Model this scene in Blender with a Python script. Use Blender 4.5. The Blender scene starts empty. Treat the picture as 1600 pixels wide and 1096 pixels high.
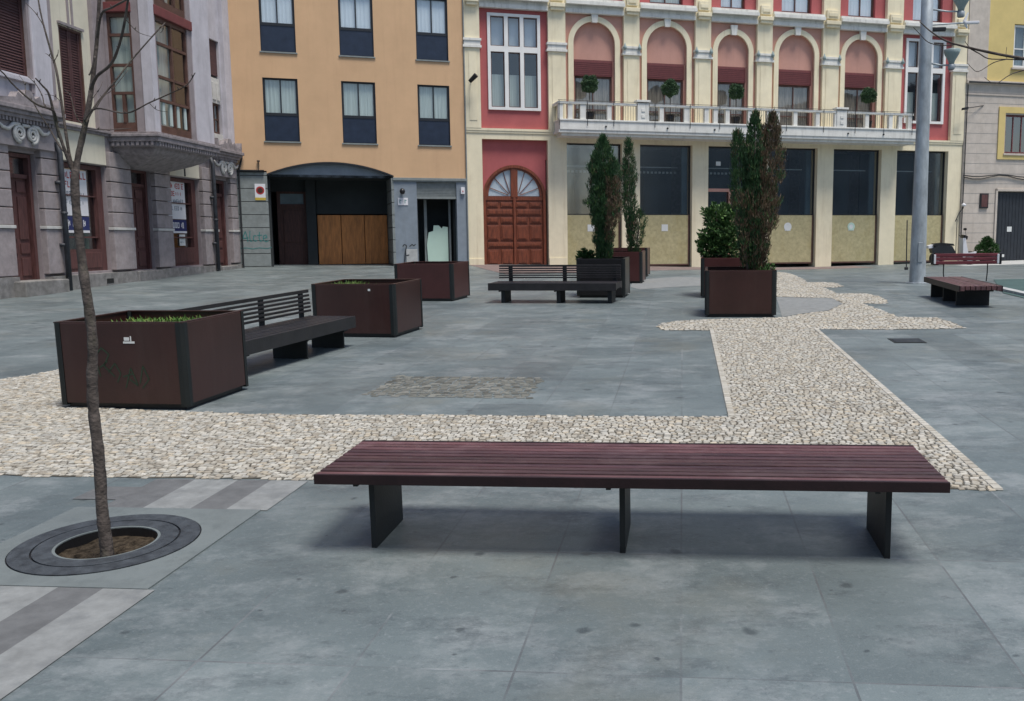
import bpy, bmesh, math, random
from mathutils import Vector, Matrix
R = math.radians
random.seed(7)
scene = bpy.context.scene
COL = scene.collection

# ------------------------------------------------------------------ camera model (pitch 7 deg down, small roll)
F, CX, CY = 1425.0, 929.0, 548.0
PITCH, ROLL = R(6.97), R(.34)
TX, TY, H = .0093, .0241, 1.65            # the square rises gently away from the viewer
_cp, _sp, _c, _s = math.cos(PITCH), math.sin(PITCH), math.cos(ROLL), math.sin(ROLL)
_r, _d, FW = Vector((1, 0, 0)), Vector((0, -_sp, -_cp)), Vector((0, _cp, -_sp))
RV, DV = _c*_r + _s*_d, -_s*_r + _c*_d
CAM = Vector((0, 0, H))

def sm(t):
    t = min(1, max(0, t)); return t*t*(3-2*t)
def height(x, y):
    return (TX*x + TY*y - .54*sm((y-22)/16)*sm((x+8)/18) + .1*sm((-x-8)/4)*sm((y-10)/8))
def g(px, py, dz=0.0):                     # the point of the ground seen at a place of the photograph
    v = (px-CX)*RV + (py-CY)*DV + F*FW
    t = 10/F
    for _ in range(60):
        p = CAM + t*v
        f0 = p.z - height(p.x, p.y) - dz
        q = CAM + (t*1.001)*v
        f1 = q.z - height(q.x, q.y) - dz
        if abs(f1-f0) < 1e-12: break
        t = max(1/F, min(80/F, t - f0*(t*.001)/(f1-f0)))
    return CAM + t*v

cam_data = bpy.data.cameras.new('camera'); cam = bpy.data.objects.new('camera', cam_data); COL.objects.link(cam)
cam_data.sensor_width = 36; cam_data.lens = F*36/1600; cam_data.shift_x = (800-CX)/1600
cam_data.clip_end = 600; cam_data.clip_start = .05
M3 = Matrix((RV, -DV, -FW)).transposed()
cam.matrix_world = Matrix.Translation(CAM) @ M3.to_4x4()
scene.camera = cam

# ------------------------------------------------------------------ materials
def mat(name, col, rough=.7, var=.12, scale=3.0, bump=0.0, bscale=40.0, spec=.5, metal=0.0, col2=None, stain=0.0, stain_col=(.05,.045,.04), sscale=.8, coat=0.0, stretch=(1,1,1)):
    m = bpy.data.materials.new(name); m.use_nodes = True
    nt = m.node_tree; N = nt.nodes; L = nt.links; N.clear()
    out = N.new('ShaderNodeOutputMaterial'); b = N.new('ShaderNodeBsdfPrincipled'); L.new(b.outputs[0], out.inputs[0])
    b.inputs['Roughness'].default_value = rough; b.inputs['Specular IOR Level'].default_value = spec
    b.inputs['Metallic'].default_value = metal; b.inputs['Coat Weight'].default_value = coat
    tc = N.new('ShaderNodeTexCoord'); mp = N.new('ShaderNodeMapping'); mp.inputs['Scale'].default_value = stretch
    L.new(tc.outputs['Object'], mp.inputs[0])
    n1 = N.new('ShaderNodeTexNoise'); n1.inputs['Scale'].default_value = scale; n1.inputs['Detail'].default_value = 8; n1.inputs['Roughness'].default_value = .65
    L.new(mp.outputs[0], n1.inputs['Vector'])
    c2 = col2 if col2 else tuple(max(0, c*(1-2*var)) for c in col)
    c1 = tuple(min(1, c*(1+var)) for c in col)
    r = N.new('ShaderNodeValToRGB'); r.color_ramp.elements[0].position = .3; r.color_ramp.elements[1].position = .7
    r.color_ramp.elements[0].color = (*c2, 1); r.color_ramp.elements[1].color = (*c1, 1)
    L.new(n1.outputs[0], r.inputs[0]); cur = r.outputs[0]
    if stain > 0:
        n2 = N.new('ShaderNodeTexNoise'); n2.inputs['Scale'].default_value = sscale; n2.inputs['Detail'].default_value = 10; n2.inputs['Roughness'].default_value = .7
        mp2 = N.new('ShaderNodeMapping'); mp2.inputs['Scale'].default_value = (1, 1, .45); L.new(tc.outputs['Object'], mp2.inputs[0]); L.new(mp2.outputs[0], n2.inputs['Vector'])
        r2 = N.new('ShaderNodeValToRGB'); r2.color_ramp.elements[0].position = .52; r2.color_ramp.elements[1].position = .72
        r2.color_ramp.elements[0].color = (0,0,0,1); r2.color_ramp.elements[1].color = (stain, stain, stain, 1)
        L.new(n2.outputs[0], r2.inputs[0])
        mx = N.new('ShaderNodeMix'); mx.data_type = 'RGBA'; L.new(r2.outputs[0], mx.inputs['Factor']); L.new(cur, mx.inputs['A']); mx.inputs['B'].default_value = (*stain_col, 1)
        cur = mx.outputs['Result']
        if scale <= 3.01:                                # faint vertical run-off streaks on the larger surfaces
            n4 = N.new('ShaderNodeTexNoise'); n4.inputs['Scale'].default_value = 3.2; n4.inputs['Detail'].default_value = 7; n4.inputs['Roughness'].default_value = .7
            mp4 = N.new('ShaderNodeMapping'); mp4.inputs['Scale'].default_value = (1.6, 1.6, .12); L.new(tc.outputs['Object'], mp4.inputs[0]); L.new(mp4.outputs[0], n4.inputs['Vector'])
            r4 = N.new('ShaderNodeMapRange'); r4.inputs['From Min'].default_value = .52; r4.inputs['From Max'].default_value = .74; r4.inputs['To Max'].default_value = min(.8, stain*1.6)
            L.new(n4.outputs[0], r4.inputs[0]); m4 = N.new('ShaderNodeMix'); m4.data_type = 'RGBA'; L.new(r4.outputs[0], m4.inputs['Factor']); L.new(cur, m4.inputs['A']); m4.inputs['B'].default_value = (*stain_col, 1); cur = m4.outputs['Result']
    L.new(cur, b.inputs['Base Color'])
    rr = N.new('ShaderNodeMapRange'); rr.inputs['To Min'].default_value = max(.02, rough-.08); rr.inputs['To Max'].default_value = min(1, rough+.1)
    L.new(n1.outputs[0], rr.inputs[0]); L.new(rr.outputs[0], b.inputs['Roughness'])
    if bump > 0:
        n3 = N.new('ShaderNodeTexNoise'); n3.inputs['Scale'].default_value = bscale; n3.inputs['Detail'].default_value = 6
        L.new(mp.outputs[0], n3.inputs['Vector'])
        bp = N.new('ShaderNodeBump'); bp.inputs['Strength'].default_value = bump; bp.inputs['Distance'].default_value = .01
        L.new(n3.outputs[0], bp.inputs['Height']); L.new(bp.outputs[0], b.inputs['Normal'])
    return m

def glass(name, tint=(.75,.8,.8), ior=1.9, rough=.03):
    m = bpy.data.materials.new(name); m.use_nodes = True; nt = m.node_tree; N = nt.nodes; L = nt.links; N.clear()
    out = N.new('ShaderNodeOutputMaterial'); mx = N.new('ShaderNodeMixShader'); t = N.new('ShaderNodeBsdfTransparent'); gl = N.new('ShaderNodeBsdfGlossy'); lw = N.new('ShaderNodeLayerWeight'); lw.inputs[0].default_value = .5; pw = N.new('ShaderNodeMath'); pw.operation = 'POWER'; pw.inputs[1].default_value = 4; fr = N.new('ShaderNodeMath'); fr.operation = 'MULTIPLY_ADD'
    t.inputs[0].default_value = (*tint, 1); gl.inputs['Roughness'].default_value = rough; f0 = 2*((ior-1)/(ior+1))**2; fr.inputs[1].default_value = 1-f0; fr.inputs[2].default_value = f0; L.new(lw.outputs['Facing'], pw.inputs[0]); L.new(pw.outputs[0], fr.inputs[0])
    tc = N.new('ShaderNodeTexCoord'); n = N.new('ShaderNodeTexNoise'); n.inputs['Scale'].default_value = 1.3
    bp = N.new('ShaderNodeBump'); bp.inputs['Strength'].default_value = .08; bp.inputs['Distance'].default_value = .05
    L.new(tc.outputs['Object'], n.inputs['Vector']); L.new(n.outputs[0], bp.inputs['Height']); L.new(bp.outputs[0], gl.inputs['Normal'])
    L.new(fr.outputs[0], mx.inputs[0]); L.new(t.outputs[0], mx.inputs[1]); L.new(gl.outputs[0], mx.inputs[2]); L.new(mx.outputs[0], out.inputs[0])
    return m

def vmat(name, base, rough=.8, bump=0, spec=.4, trans=0.0):          # colour varies per piece through a mesh attribute
    return tonemat(mat(name, base, rough, .08, 14, bump, 60, spec))
def tonemat(m):
    nt = m.node_tree; N = nt.nodes; L = nt.links
    b = [n for n in N if n.type == 'BSDF_PRINCIPLED'][0]; old = b.inputs['Base Color'].links[0].from_socket
    a = N.new('ShaderNodeAttribute'); a.attribute_name = 'tone'
    mx = N.new('ShaderNodeMix'); mx.data_type = 'RGBA'; mx.blend_type = 'MULTIPLY'; mx.inputs['Factor'].default_value = 1
    L.new(old, mx.inputs['A']); L.new(a.outputs['Color'], mx.inputs['B']); L.new(mx.outputs['Result'], b.inputs['Base Color'])
    return m

M = {}
M['orange'] = mat('orange plaster', (.63,.415,.245), .85, .05, .7, .15, 60, .2, stain=.18, stain_col=(.48,.30,.18))
M['cream'] = mat('cream plaster', (.82,.74,.54), .85, .06, 1.2, .15, 60, .2, stain=.25, stain_col=(.45,.36,.22))
M['cream_wall'] = mat('pale cream plaster', (.66,.62,.50), .85, .06, 1.2, .15, 60, .2, stain=.2, stain_col=(.3,.28,.22))
M['white'] = mat('old white paint', (.74,.73,.68), .7, .05, 3, .2, 50, .3, stain=.5, stain_col=(.42,.41,.37), sscale=3)
M['white_frame'] = mat('white window paint', (.8,.79,.76), .5, .03, 3)
M['red'] = mat('red plaster', (.44,.125,.125), .85, .07, 1.3, .15, 60, .2, stain=.2, stain_col=(.32,.1,.1))
M['terra'] = mat('terracotta plaster', (.60,.33,.265), .85, .05, 1.2, .15, 60, .2, stain=.15, stain_col=(.4,.2,.15))
M['shutter_red'] = mat('dark red roller shutter', (.17,.045,.045), .6, .1, 6)
M['door_wood'] = mat('varnished red brown wood', (.20,.052,.022), .45, .3, 3, .3, 60, .5, stretch=(9,9,1))
M['door_dark'] = mat('dark brown door wood', (.075,.03,.022), .6, .3, 3, .3, 60, .4, stretch=(9,9,1))
M['door_left'] = mat('brown painted door', (.115,.05,.046), .55, .25, 3, .2, 60, .4, stretch=(7,7,1))
M['garage_wood'] = mat('orange brown wooden panel', (.56,.22,.065), .6, .2, 2, .2, 60, .4, stretch=(6,6,1))
M['ply'] = mat('olive chipboard', (.47,.42,.245), .9, .12, 9, .3, 90, .15, stain=.45, stain_col=(.33,.26,.10), sscale=2.2)
M['paper'] = mat('white paper', (.68,.7,.68), .8, .03)
M['dark_frame'] = mat('dark window frame', (.018,.02,.024), .4, .1)
M['navy'] = mat('navy blue panel', (.017,.027,.052), .35, .15, 4)
M['curtain'] = mat('pale curtain', (.52,.60,.57), .9, .14, 2.5, 0, 1, .1, stretch=(9,9,.25))
M['curtain_dim'] = mat('grey brown curtain', (.30,.27,.235), .9, .3, 2.5, 0, 1, .1, stretch=(6,6,.5))
M['curtain_sky'] = mat('sky reflection sheet', (.74,.82,.88), .8, .04, 1)  # pale blue of reflected sky, painted on the sheet behind upper panes
M['curtain_green'] = mat('green grey curtain', (.58,.68,.62), .9, .14, 2.5, 0, 1, .1, stretch=(9,9,.25))
M['glass'] = glass('window glass', (.93,.95,.95), 1.75)
M['glass_dark'] = glass('tinted shop glass', (.62,.72,.75), 2.2, .10)
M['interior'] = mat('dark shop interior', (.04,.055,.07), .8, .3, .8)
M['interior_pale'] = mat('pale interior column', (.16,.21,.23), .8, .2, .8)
M['grey_stone'] = mat('grey granite cladding', (.235,.26,.255), .8, .1, 7, .2, 90, .3, stain=.3, stain_col=(.14,.15,.145))
M['grey_blue'] = mat('blue grey painted stone', (.23,.27,.31), .8, .08, 3, .2, 90, .3, stain=.25, stain_col=(.15,.17,.19))
M['groove'] = mat('dark joint', (.05,.05,.05), .9, .1)
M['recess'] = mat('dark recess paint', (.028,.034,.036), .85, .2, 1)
M['lilac_stone'] = mat('mauve grey stone', (.335,.295,.295), .85, .14, 5, .4, 70, .25, stain=.35, stain_col=(.22,.195,.195), sscale=1.4)
M['lilac_wall'] = mat('lilac white render', (.54,.52,.555), .85, .08, 2, .2, 60, .25, stain=.35, stain_col=(.28,.27,.29), sscale=1.5)
M['mauve_wall'] = mat('mauve render', (.31,.27,.275), .85, .1, 3, .2, 60, .25, stain=.2, stain_col=(.13,.11,.12))
M['cornice_l'] = mat('weathered cornice stone', (.29,.26,.265), .9, .2, 7, .4, 60, .2)
M['relief'] = mat('pale relief stone', (.58,.57,.54), .8, .1, 5, .3, 60, .3)
M['win_wood'] = mat('brown window wood', (.11,.055,.042), .5, .2, 4)
M['shutter_brown'] = mat('brown shutter', (.085,.038,.038), .65, .2, 3, stretch=(1,1,6))
M['plinth'] = mat('rough plinth stone', (.26,.25,.24), .9, .25, 5, .5, 40, .2, stain=.5, stain_col=(.12,.12,.10))
M['pipe'] = mat('dark downpipe paint', (.04,.045,.055), .55, .3, 6)
M['iron'] = mat('black iron', (.02,.022,.024), .55, .2, 8)
M['steel'] = mat('dark painted steel', (.011,.0135,.014), .6, .3, 6, .1, 50)
M['galv'] = mat('galvanised steel', (.42,.46,.48), .5, .2, 5, .05, 40, .5, .3, stretch=(1,1,.4))
M['stone_r'] = mat('pale beige stone blocks', (.56,.50,.435), .85, .08, 3, .2, 50, .25, stain=.3, stain_col=(.40,.34,.28))
M['yellow'] = mat('yellow plaster', (.66,.52,.22), .85, .05, 1.5, .1, 60, .2)
M['charcoal'] = mat('charcoal metal door', (.022,.027,.035), .5, .15, 4)
M['soil'] = mat('dry brown soil', (.062,.048,.033), 1, .45, 30, 1, 90, .1)
M['bark'] = mat('young tree bark', (.105,.088,.078), .85, .35, 12, .8, 60, .2, stain=.5, stain_col=(.07,.085,.04), sscale=6)
M['black'] = mat('black plastic', (.012,.012,.013), .4, .1)
M['rubber'] = mat('tyre rubber', (.015,.015,.015), .8, .1)
M['sign_red'] = mat('sign red', (.42,.03,.03), .5, .05); M['sign_yellow'] = mat('sign yellow', (.55,.40,.06), .5, .05)
M['sign_blue'] = mat('sign navy', (.02,.03,.12), .5, .05); M['sign_white'] = mat('sign white', (.72,.72,.74), .5, .04)
M['graffiti'] = mat('teal spray paint', (.03,.19,.18), .6, .1); M['graffiti_green'] = mat('green spray paint', (.018,.042,.02), .6, .1)
M['mint'] = mat('mint board', (.50,.66,.56), .7, .05, 1)
M['lampglass'] = mat('grey lamp bowl', (.28,.35,.34), .3, .1, 4)
M['brick_red'] = mat('reddish paving', (.20,.15,.14), .8, .2, 3, .2, 60)
M['rubber_green'] = mat('green rubber play surface', (.05,.095,.09), .85, .15, 3, .2, 60)
M['kerb'] = mat('pale kerb stone', (.42,.43,.42), .8, .12, 6, .2, 60)
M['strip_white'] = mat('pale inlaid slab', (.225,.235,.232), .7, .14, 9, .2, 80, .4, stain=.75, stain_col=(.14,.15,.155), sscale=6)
M['strip_brown'] = mat('brownish inlaid slab', (.128,.132,.134), .7, .14, 9, .2, 80, .4, stain=.4, stain_col=(.10,.10,.10), sscale=5)
M['slab'] = mat('smooth grey slab', (.155,.178,.178), .65, .12, 3, .15, 80, .4, stain=.6, stain_col=(.10,.118,.12), sscale=3)
M['grate'] = mat('cast iron tree grate', (.05,.058,.066), .55, .3, 14, .3, 80, .5)
M['planter'] = mat('dark brown resin panel', (.043,.0165,.0135), .33, .14, 1.6, .05, 25, .5, stain=.25, stain_col=(.06,.035,.03), sscale=1.5)
M['planter_deep'] = mat('deep brown resin panel', (.021,.0105,.0092), .30, .14, 1.6, .05, 25, .5, stain=.25, stain_col=(.035,.022,.018), sscale=1.5)
M['planter_dark'] = mat('blackened planter panel', (.013,.012,.0125), .35, .2, 2, .05, 25, .5)
M['planter_red'] = mat('reddish brown panel', (.062,.018,.016), .35, .14, 1.6, .05, 25, .5)
M['corner'] = mat('black corner post', (.006,.009,.009), .5, .2)
M['bench_wood'] = tonemat(mat('purple brown painted slats', (.098,.042,.042), .42, .3, 4, .25, 45, .6, stretch=(.5,5,5), stain=.5, stain_col=(.19,.12,.12), sscale=3))
M['bench_edge'] = mat('dark maroon front board', (.020,.008,.009), .5, .2, 4, .2, 45, .4)
M['rail_red'] = mat('worn red paint', (.17,.035,.045), .5, .25, 4, .2, 40, .4, stretch=(.6,4,4))
M['bench_dark'] = tonemat(mat('blackened bench wood', (.020,.018,.019), .42, .25, 4, .2, 45, .5))
M['foliage'] = vmat('leaf green', (.045,.085,.03), .65); M['cobble'] = vmat('limestone sett', (.44,.42,.365), .85, .5)
M['cobble_grey'] = vmat('worn grey sett', (.165,.165,.155), .8, .4)
M['mortar'] = mat('dirty joint sand', (.105,.097,.08), .95, .25, 20, .4, 90, .1)
M['opp'] = mat('render of the opposite houses', (.33,.37,.39), .9, .2, 2)
M['opp_dark'] = mat('dark window opening', (.10,.12,.13), .4, .1)

# paving material: big slabs with fine joints, gum spots, smears
def paving():
    m = mat('grey stone paving', (.142,.172,.176), .55, .07, 1.1, .25, 120, .45); nt = m.node_tree; N = nt.nodes; L = nt.links
    b = [n for n in N if n.type == 'BSDF_PRINCIPLED'][0]; tc = [n for n in N if n.type == 'TEX_COORD'][0]
    cur = b.inputs['Base Color'].links[0].from_socket
    def mix(cur, fac, col, mode='MIX'):
        mx = N.new('ShaderNodeMix'); mx.data_type = 'RGBA'; mx.blend_type = mode
        L.new(fac, mx.inputs['Factor']); L.new(cur, mx.inputs['A']); mx.inputs['B'].default_value = (*col, 1); return mx.outputs['Result']
    def noise(scale, detail=6, stretch=(1,1,1), rough=.6, loc=(0,0,0)):
        mp = N.new('ShaderNodeMapping'); mp.inputs['Scale'].default_value = stretch; mp.inputs['Location'].default_value = loc; L.new(tc.outputs['Object'], mp.inputs[0])
        n = N.new('ShaderNodeTexNoise'); n.inputs['Scale'].default_value = scale; n.inputs['Detail'].default_value = detail; n.inputs['Roughness'].default_value = rough
        L.new(mp.outputs[0], n.inputs['Vector']); return n.outputs[0]
    def ramp(v, a, bb, top=1.0):
        r = N.new('ShaderNodeMapRange'); r.inputs['From Min'].default_value = a; r.inputs['From Max'].default_value = bb; r.inputs['To Max'].default_value = top
        L.new(v, r.inputs[0]); return r.outputs[0]
    cur = mix(cur, ramp(noise(.5, 6, (1,1.4,1), .6), .44, .60, .72), (.088,.112,.118))       # broad damp areas
    cur = mix(cur, ramp(noise(1.5, 10, (1,1.3,1), .76), .49, .63, .62), (.245,.268,.272))     # paler dry film
    cur = mix(cur, ramp(noise(2.4, 10, (.8,1.4,1), .8, (9,3,0)), .51, .63, .70), (.072,.088,.094))  # dark smears
    cur = mix(cur, ramp(noise(11, 8, (1,1.6,1), .78, (2,7,0)), .57, .68, .55), (.065,.080,.086))    # scattered specks
    cur = mix(cur, ramp(noise(45, 4, (1,1,1), .7, (1,1,0)), .55, .75, .35), (.30,.32,.33))         # pale grain
    cur = mix(cur, ramp(noise(.9, 6, (1,1,1), .6, (4,4,4)), .56, .70, .30), (.165,.160,.125))       # dusty brownish parts
    # gum spots
    v = N.new('ShaderNodeTexVoronoi'); v.voronoi_dimensions = '2D'; v.inputs['Scale'].default_value = 2.3; v.inputs['Randomness'].default_value = 1
    dn = N.new('ShaderNodeTexNoise'); dn.inputs['Scale'].default_value = 14; va = N.new('ShaderNodeVectorMath'); va.operation = 'MULTIPLY_ADD'
    L.new(tc.outputs['Object'], dn.inputs['Vector']); L.new(dn.outputs['Color'], va.inputs[0]); va.inputs[1].default_value = (.07,.07,.07); L.new(tc.outputs['Object'], va.inputs[2])
    L.new(va.outputs[0], v.inputs['Vector'])
    sx = N.new('ShaderNodeSeparateColor'); L.new(v.outputs['Color'], sx.inputs[0])
    rs = N.new('ShaderNodeMath'); rs.operation = 'MULTIPLY_ADD'; rs.inputs[1].default_value = 2.2; rs.inputs[2].default_value = .6; L.new(sx.outputs[1], rs.inputs[0])
    dm = N.new('ShaderNodeMath'); dm.operation = 'MULTIPLY'; L.new(v.outputs['Distance'], dm.inputs[0]); L.new(rs.outputs[0], dm.inputs[1])
    sp = ramp(dm.outputs[0], .075, .030)
    ck = N.new('ShaderNodeMath'); ck.operation = 'GREATER_THAN'; ck.inputs[1].default_value = .42
    L.new(sx.outputs[0], ck.inputs[0])
    mu = N.new('ShaderNodeMath'); mu.operation = 'MULTIPLY'; L.new(sp, mu.inputs[0]); L.new(ck.outputs[0], mu.inputs[1])
    mu2 = N.new('ShaderNodeMath'); mu2.operation = 'MULTIPLY'; mu2.inputs[1].default_value = .7; L.new(mu.outputs[0], mu2.inputs[0])
    cur = mix(cur, mu2.outputs[0], (.045,.055,.06))
    # joints
    mp = N.new('ShaderNodeMapping'); mp.vector_type = 'POINT'
    mp.inputs['Rotation'].default_value = (0,0,R(5.5-90)); L.new(tc.outputs['Object'], mp.inputs[0])
    # rotated coords: shift so that joints pass through measured points
    mp.inputs['Location'].default_value = (.46, .004, 0)
    br = N.new('ShaderNodeTexBrick'); br.inputs['Scale'].default_value = 1; br.inputs['Mortar Size'].default_value = .0055; br.inputs['Mortar Smooth'].default_value = .25
    br.inputs['Brick Width'].default_value = 1.2; br.inputs['Row Height'].default_value = .61; br.offset = 0
    br.inputs['Color1'].default_value = (.36,.36,.36,1); br.inputs['Color2'].default_value = (.62,.62,.62,1); br.inputs['Mortar'].default_value = (.5,.5,.5,1)
    L.new(mp.outputs[0], br.inputs['Vector'])
    hs = N.new('ShaderNodeMix'); hs.data_type = 'RGBA'; hs.blend_type = 'SOFT_LIGHT'; hs.inputs['Factor'].default_value = .55; L.new(cur, hs.inputs['A']); L.new(br.outputs['Color'], hs.inputs['B'])
    cur = hs.outputs['Result']
    jf = N.new('ShaderNodeMath'); jf.operation = 'MULTIPLY'; L.new(br.outputs['Fac'], jf.inputs[0]); L.new(ramp(noise(1.1, 5), .40, .58, .8), jf.inputs[1])
    cur = mix(cur, jf.outputs[0], (.085,.09,.095))
    jl = N.new('ShaderNodeMath'); jl.operation = 'MULTIPLY'; L.new(br.outputs['Fac'], jl.inputs[0]); L.new(ramp(noise(.9, 5, loc=(5,5,0)), .56, .66, .5), jl.inputs[1])
    cur = mix(cur, jl.outputs[0], (.34,.36,.37))
    L.new(cur, b.inputs['Base Color'])
    L.new(ramp(noise(.8, 6), .3, .7, .3), N.new('ShaderNodeMath').inputs[0])
    rm = N.new('ShaderNodeMapRange'); rm.inputs['From Min'].default_value = .3; rm.inputs['From Max'].default_value = .7; rm.inputs['To Min'].default_value = .30; rm.inputs['To Max'].default_value = .62
    L.new(noise(.8, 8), rm.inputs[0]); L.new(rm.outputs[0], b.inputs['Roughness'])
    return m
M['paving'] = paving()

# ------------------------------------------------------------------ mesh builder
TONED = ('bench_wood','bench_dark','foliage','cobble','cobble_grey')
class MB:
    def __init__(s): s.v = []; s.f = []; s.mi = []; s.col = []
    def add(s, vs, fs, mi=0, tone=None):
        o = len(s.v); s.v += [tuple(v) for v in vs]; s.f += [tuple(i+o for i in f) for f in fs]; s.mi += [mi]*len(fs)
        if tone is not None: s.col += [tone]*len(fs)
        return s
    def box(s, x0, x1, y0, y1, z0, z1, mi=0, bev=0.0):
        if x0 > x1: x0, x1 = x1, x0
        if y0 > y1: y0, y1 = y1, y0
        if z0 > z1: z0, z1 = z1, z0
        b = min(bev, (x1-x0)*.45, (y1-y0)*.45, (z1-z0)*.45)
        if b <= 0:
            return s.add([(x,y,z) for z in (z0,z1) for y in (y0,y1) for x in (x0,x1)], [(0,2,3,1),(4,5,7,6),(0,1,5,4),(2,6,7,3),(0,4,6,2),(1,3,7,5)], mi)
        bm = bmesh.new(); bmesh.ops.create_cube(bm, size=1)
        for v in bm.verts: v.co = Vector(((x0+x1)/2+v.co.x*(x1-x0), (y0+y1)/2+v.co.y*(y1-y0), (z0+z1)/2+v.co.z*(z1-z0)))
        bmesh.ops.bevel(bm, geom=bm.edges[:], offset=b, segments=2, affect='EDGES', profile=.6)
        bm.verts.index_update(); s.add([v.co[:] for v in bm.verts], [[v.index for v in f.verts] for f in bm.faces], mi); bm.free(); return s
    def prism(s, pts, y0, y1, mi=0):                    # polygon in x,z pushed along y
        n = len(pts); a = sum(pts[i][0]*pts[(i+1)%n][1]-pts[(i+1)%n][0]*pts[i][1] for i in range(n))
        if a < 0: pts = pts[::-1]
        if y0 > y1: y0, y1 = y1, y0
        vs = [(x,y0,z) for x,z in pts]+[(x,y1,z) for x,z in pts]
        return s.add(vs, [tuple(range(n)), tuple(range(2*n-1, n-1, -1))]+[(i, i+n, (i+1)%n+n, (i+1)%n) for i in range(n)], mi)
    def band(s, inner, outer, y0, y1, mi=0):            # strip between two outlines of equal length (x,z), pushed along y
        n = len(inner)
        for i in range(n-1):
            s.prism([inner[i], inner[i+1], outer[i+1], outer[i]], y0, y1, mi)
        return s
    def tube(s, pts, rad, n=8, mi=0, caps=True):
        pts = [Vector(p) for p in pts]; rad = rad if isinstance(rad, (list, tuple)) else [rad]*len(pts)
        o = len(s.v); prev = None
        for i, p in enumerate(pts):
            t = (pts[min(i+1, len(pts)-1)]-pts[max(i-1, 0)]).normalized()
            if prev is None: u = t.orthogonal().normalized()
            else:
                u = prev - t*prev.dot(t); u = u.normalized() if u.length > 1e-6 else t.orthogonal().normalized()
            prev = u; w = t.cross(u)
            for k in range(n):
                a = 2*math.pi*k/n; s.v.append(tuple(p + rad[i]*(math.cos(a)*u+math.sin(a)*w)))
        for i in range(len(pts)-1):
            for k in range(n):
                s.f.append((o+i*n+k, o+i*n+(k+1)%n, o+(i+1)*n+(k+1)%n, o+(i+1)*n+k)); s.mi.append(mi)
        if caps:
            s.f.append(tuple(o+k for k in range(n))[::-1]); s.mi.append(mi); s.f.append(tuple(o+(len(pts)-1)*n+k for k in range(n))); s.mi.append(mi)
        return s
    def lathe(s, prof, cx=0, cy=0, n=20, mi=0):         # profile (r, z) round z
        o = len(s.v)
        for r, z in prof:
            for k in range(n):
                a = 2*math.pi*k/n; s.v.append((cx+r*math.cos(a), cy+r*math.sin(a), z))
        for i in range(len(prof)-1):
            for k in range(n): s.f.append((o+i*n+k, o+i*n+(k+1)%n, o+(i+1)*n+(k+1)%n, o+(i+1)*n+k)); s.mi.append(mi)
        return s
    def build(s, name, mats, parent=None, smooth=False, zoff=None, weld=False):
        me = bpy.data.meshes.new(name)
        z = (parent.get('_zb', 0) if parent is not None else 0) if zoff is None else zoff
        me.from_pydata([(x,y,zz-z) for x,y,zz in s.v], [], s.f)
        for m_ in (mats if isinstance(mats, (list, tuple)) else [mats]): me.materials.append(M[m_] if isinstance(m_, str) else m_)
        me.polygons.foreach_set('material_index', s.mi)
        if not s.col and any((m_ if isinstance(m_, str) else '') in TONED for m_ in (mats if isinstance(mats, (list, tuple)) else [mats])): s.col = [(1,1,1)]*len(s.f)
        if s.col and len(s.col) == len(s.f):
            at = me.color_attributes.new('tone', 'FLOAT_COLOR', 'CORNER'); buf = []
            for f, c in zip(s.f, s.col): buf += [c[0], c[1], c[2], 1.0]*len(f)
            at.data.foreach_set('color', buf)
        if smooth: me.polygons.foreach_set('use_smooth', [True]*len(s.f))
        me.update(); o = bpy.data.objects.new(name, me); COL.objects.link(o)
        if parent is not None: o.parent = parent
        if z and parent is not None and '_zb' in parent.keys(): o['_zb'] = z
        return o

def tag(o, label=None, cat=None, group=None, kind=None):
    for k, v in (('label', label), ('category', cat), ('group', group), ('kind', kind)):
        if v: o[k] = v
    return o
def empty(name, loc, rot=None):
    o = bpy.data.objects.new(name, None); COL.objects.link(o); o.location = loc; o.empty_display_size = .2
    if rot is not None: o.rotation_euler = rot
    return o
def on_ground(name, x, y, az, label, cat, group=None):
    """Empty standing on the sloping square; local x runs along the azimuth az (degrees from straight ahead, to the right)."""
    e = Vector((math.sin(R(az)), math.cos(R(az)), 0)); z = height(x, y)
    n = Vector((-(height(x+.2,y)-height(x-.2,y))/.4, -(height(x,y+.2)-height(x,y-.2))/.4, 1)).normalized()
    ex = (e - n*e.dot(n)).normalized(); ey = n.cross(ex)
    o = empty(name, (0,0,0)); mm = Matrix((ex, ey, n)).transposed().to_4x4(); mm.translation = (x, y, z); o.matrix_world = mm
    return tag(o, label, cat, group)
def house(name, P, az, zb, label, cat='building', group=None):
    """Facade frame: local x along the facade to the right, -y towards the square."""
    o = empty(name, (P[0], P[1], zb), (0, 0, R(90-az))); o['_zb'] = zb
    return tag(o, label, cat, group)

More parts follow.
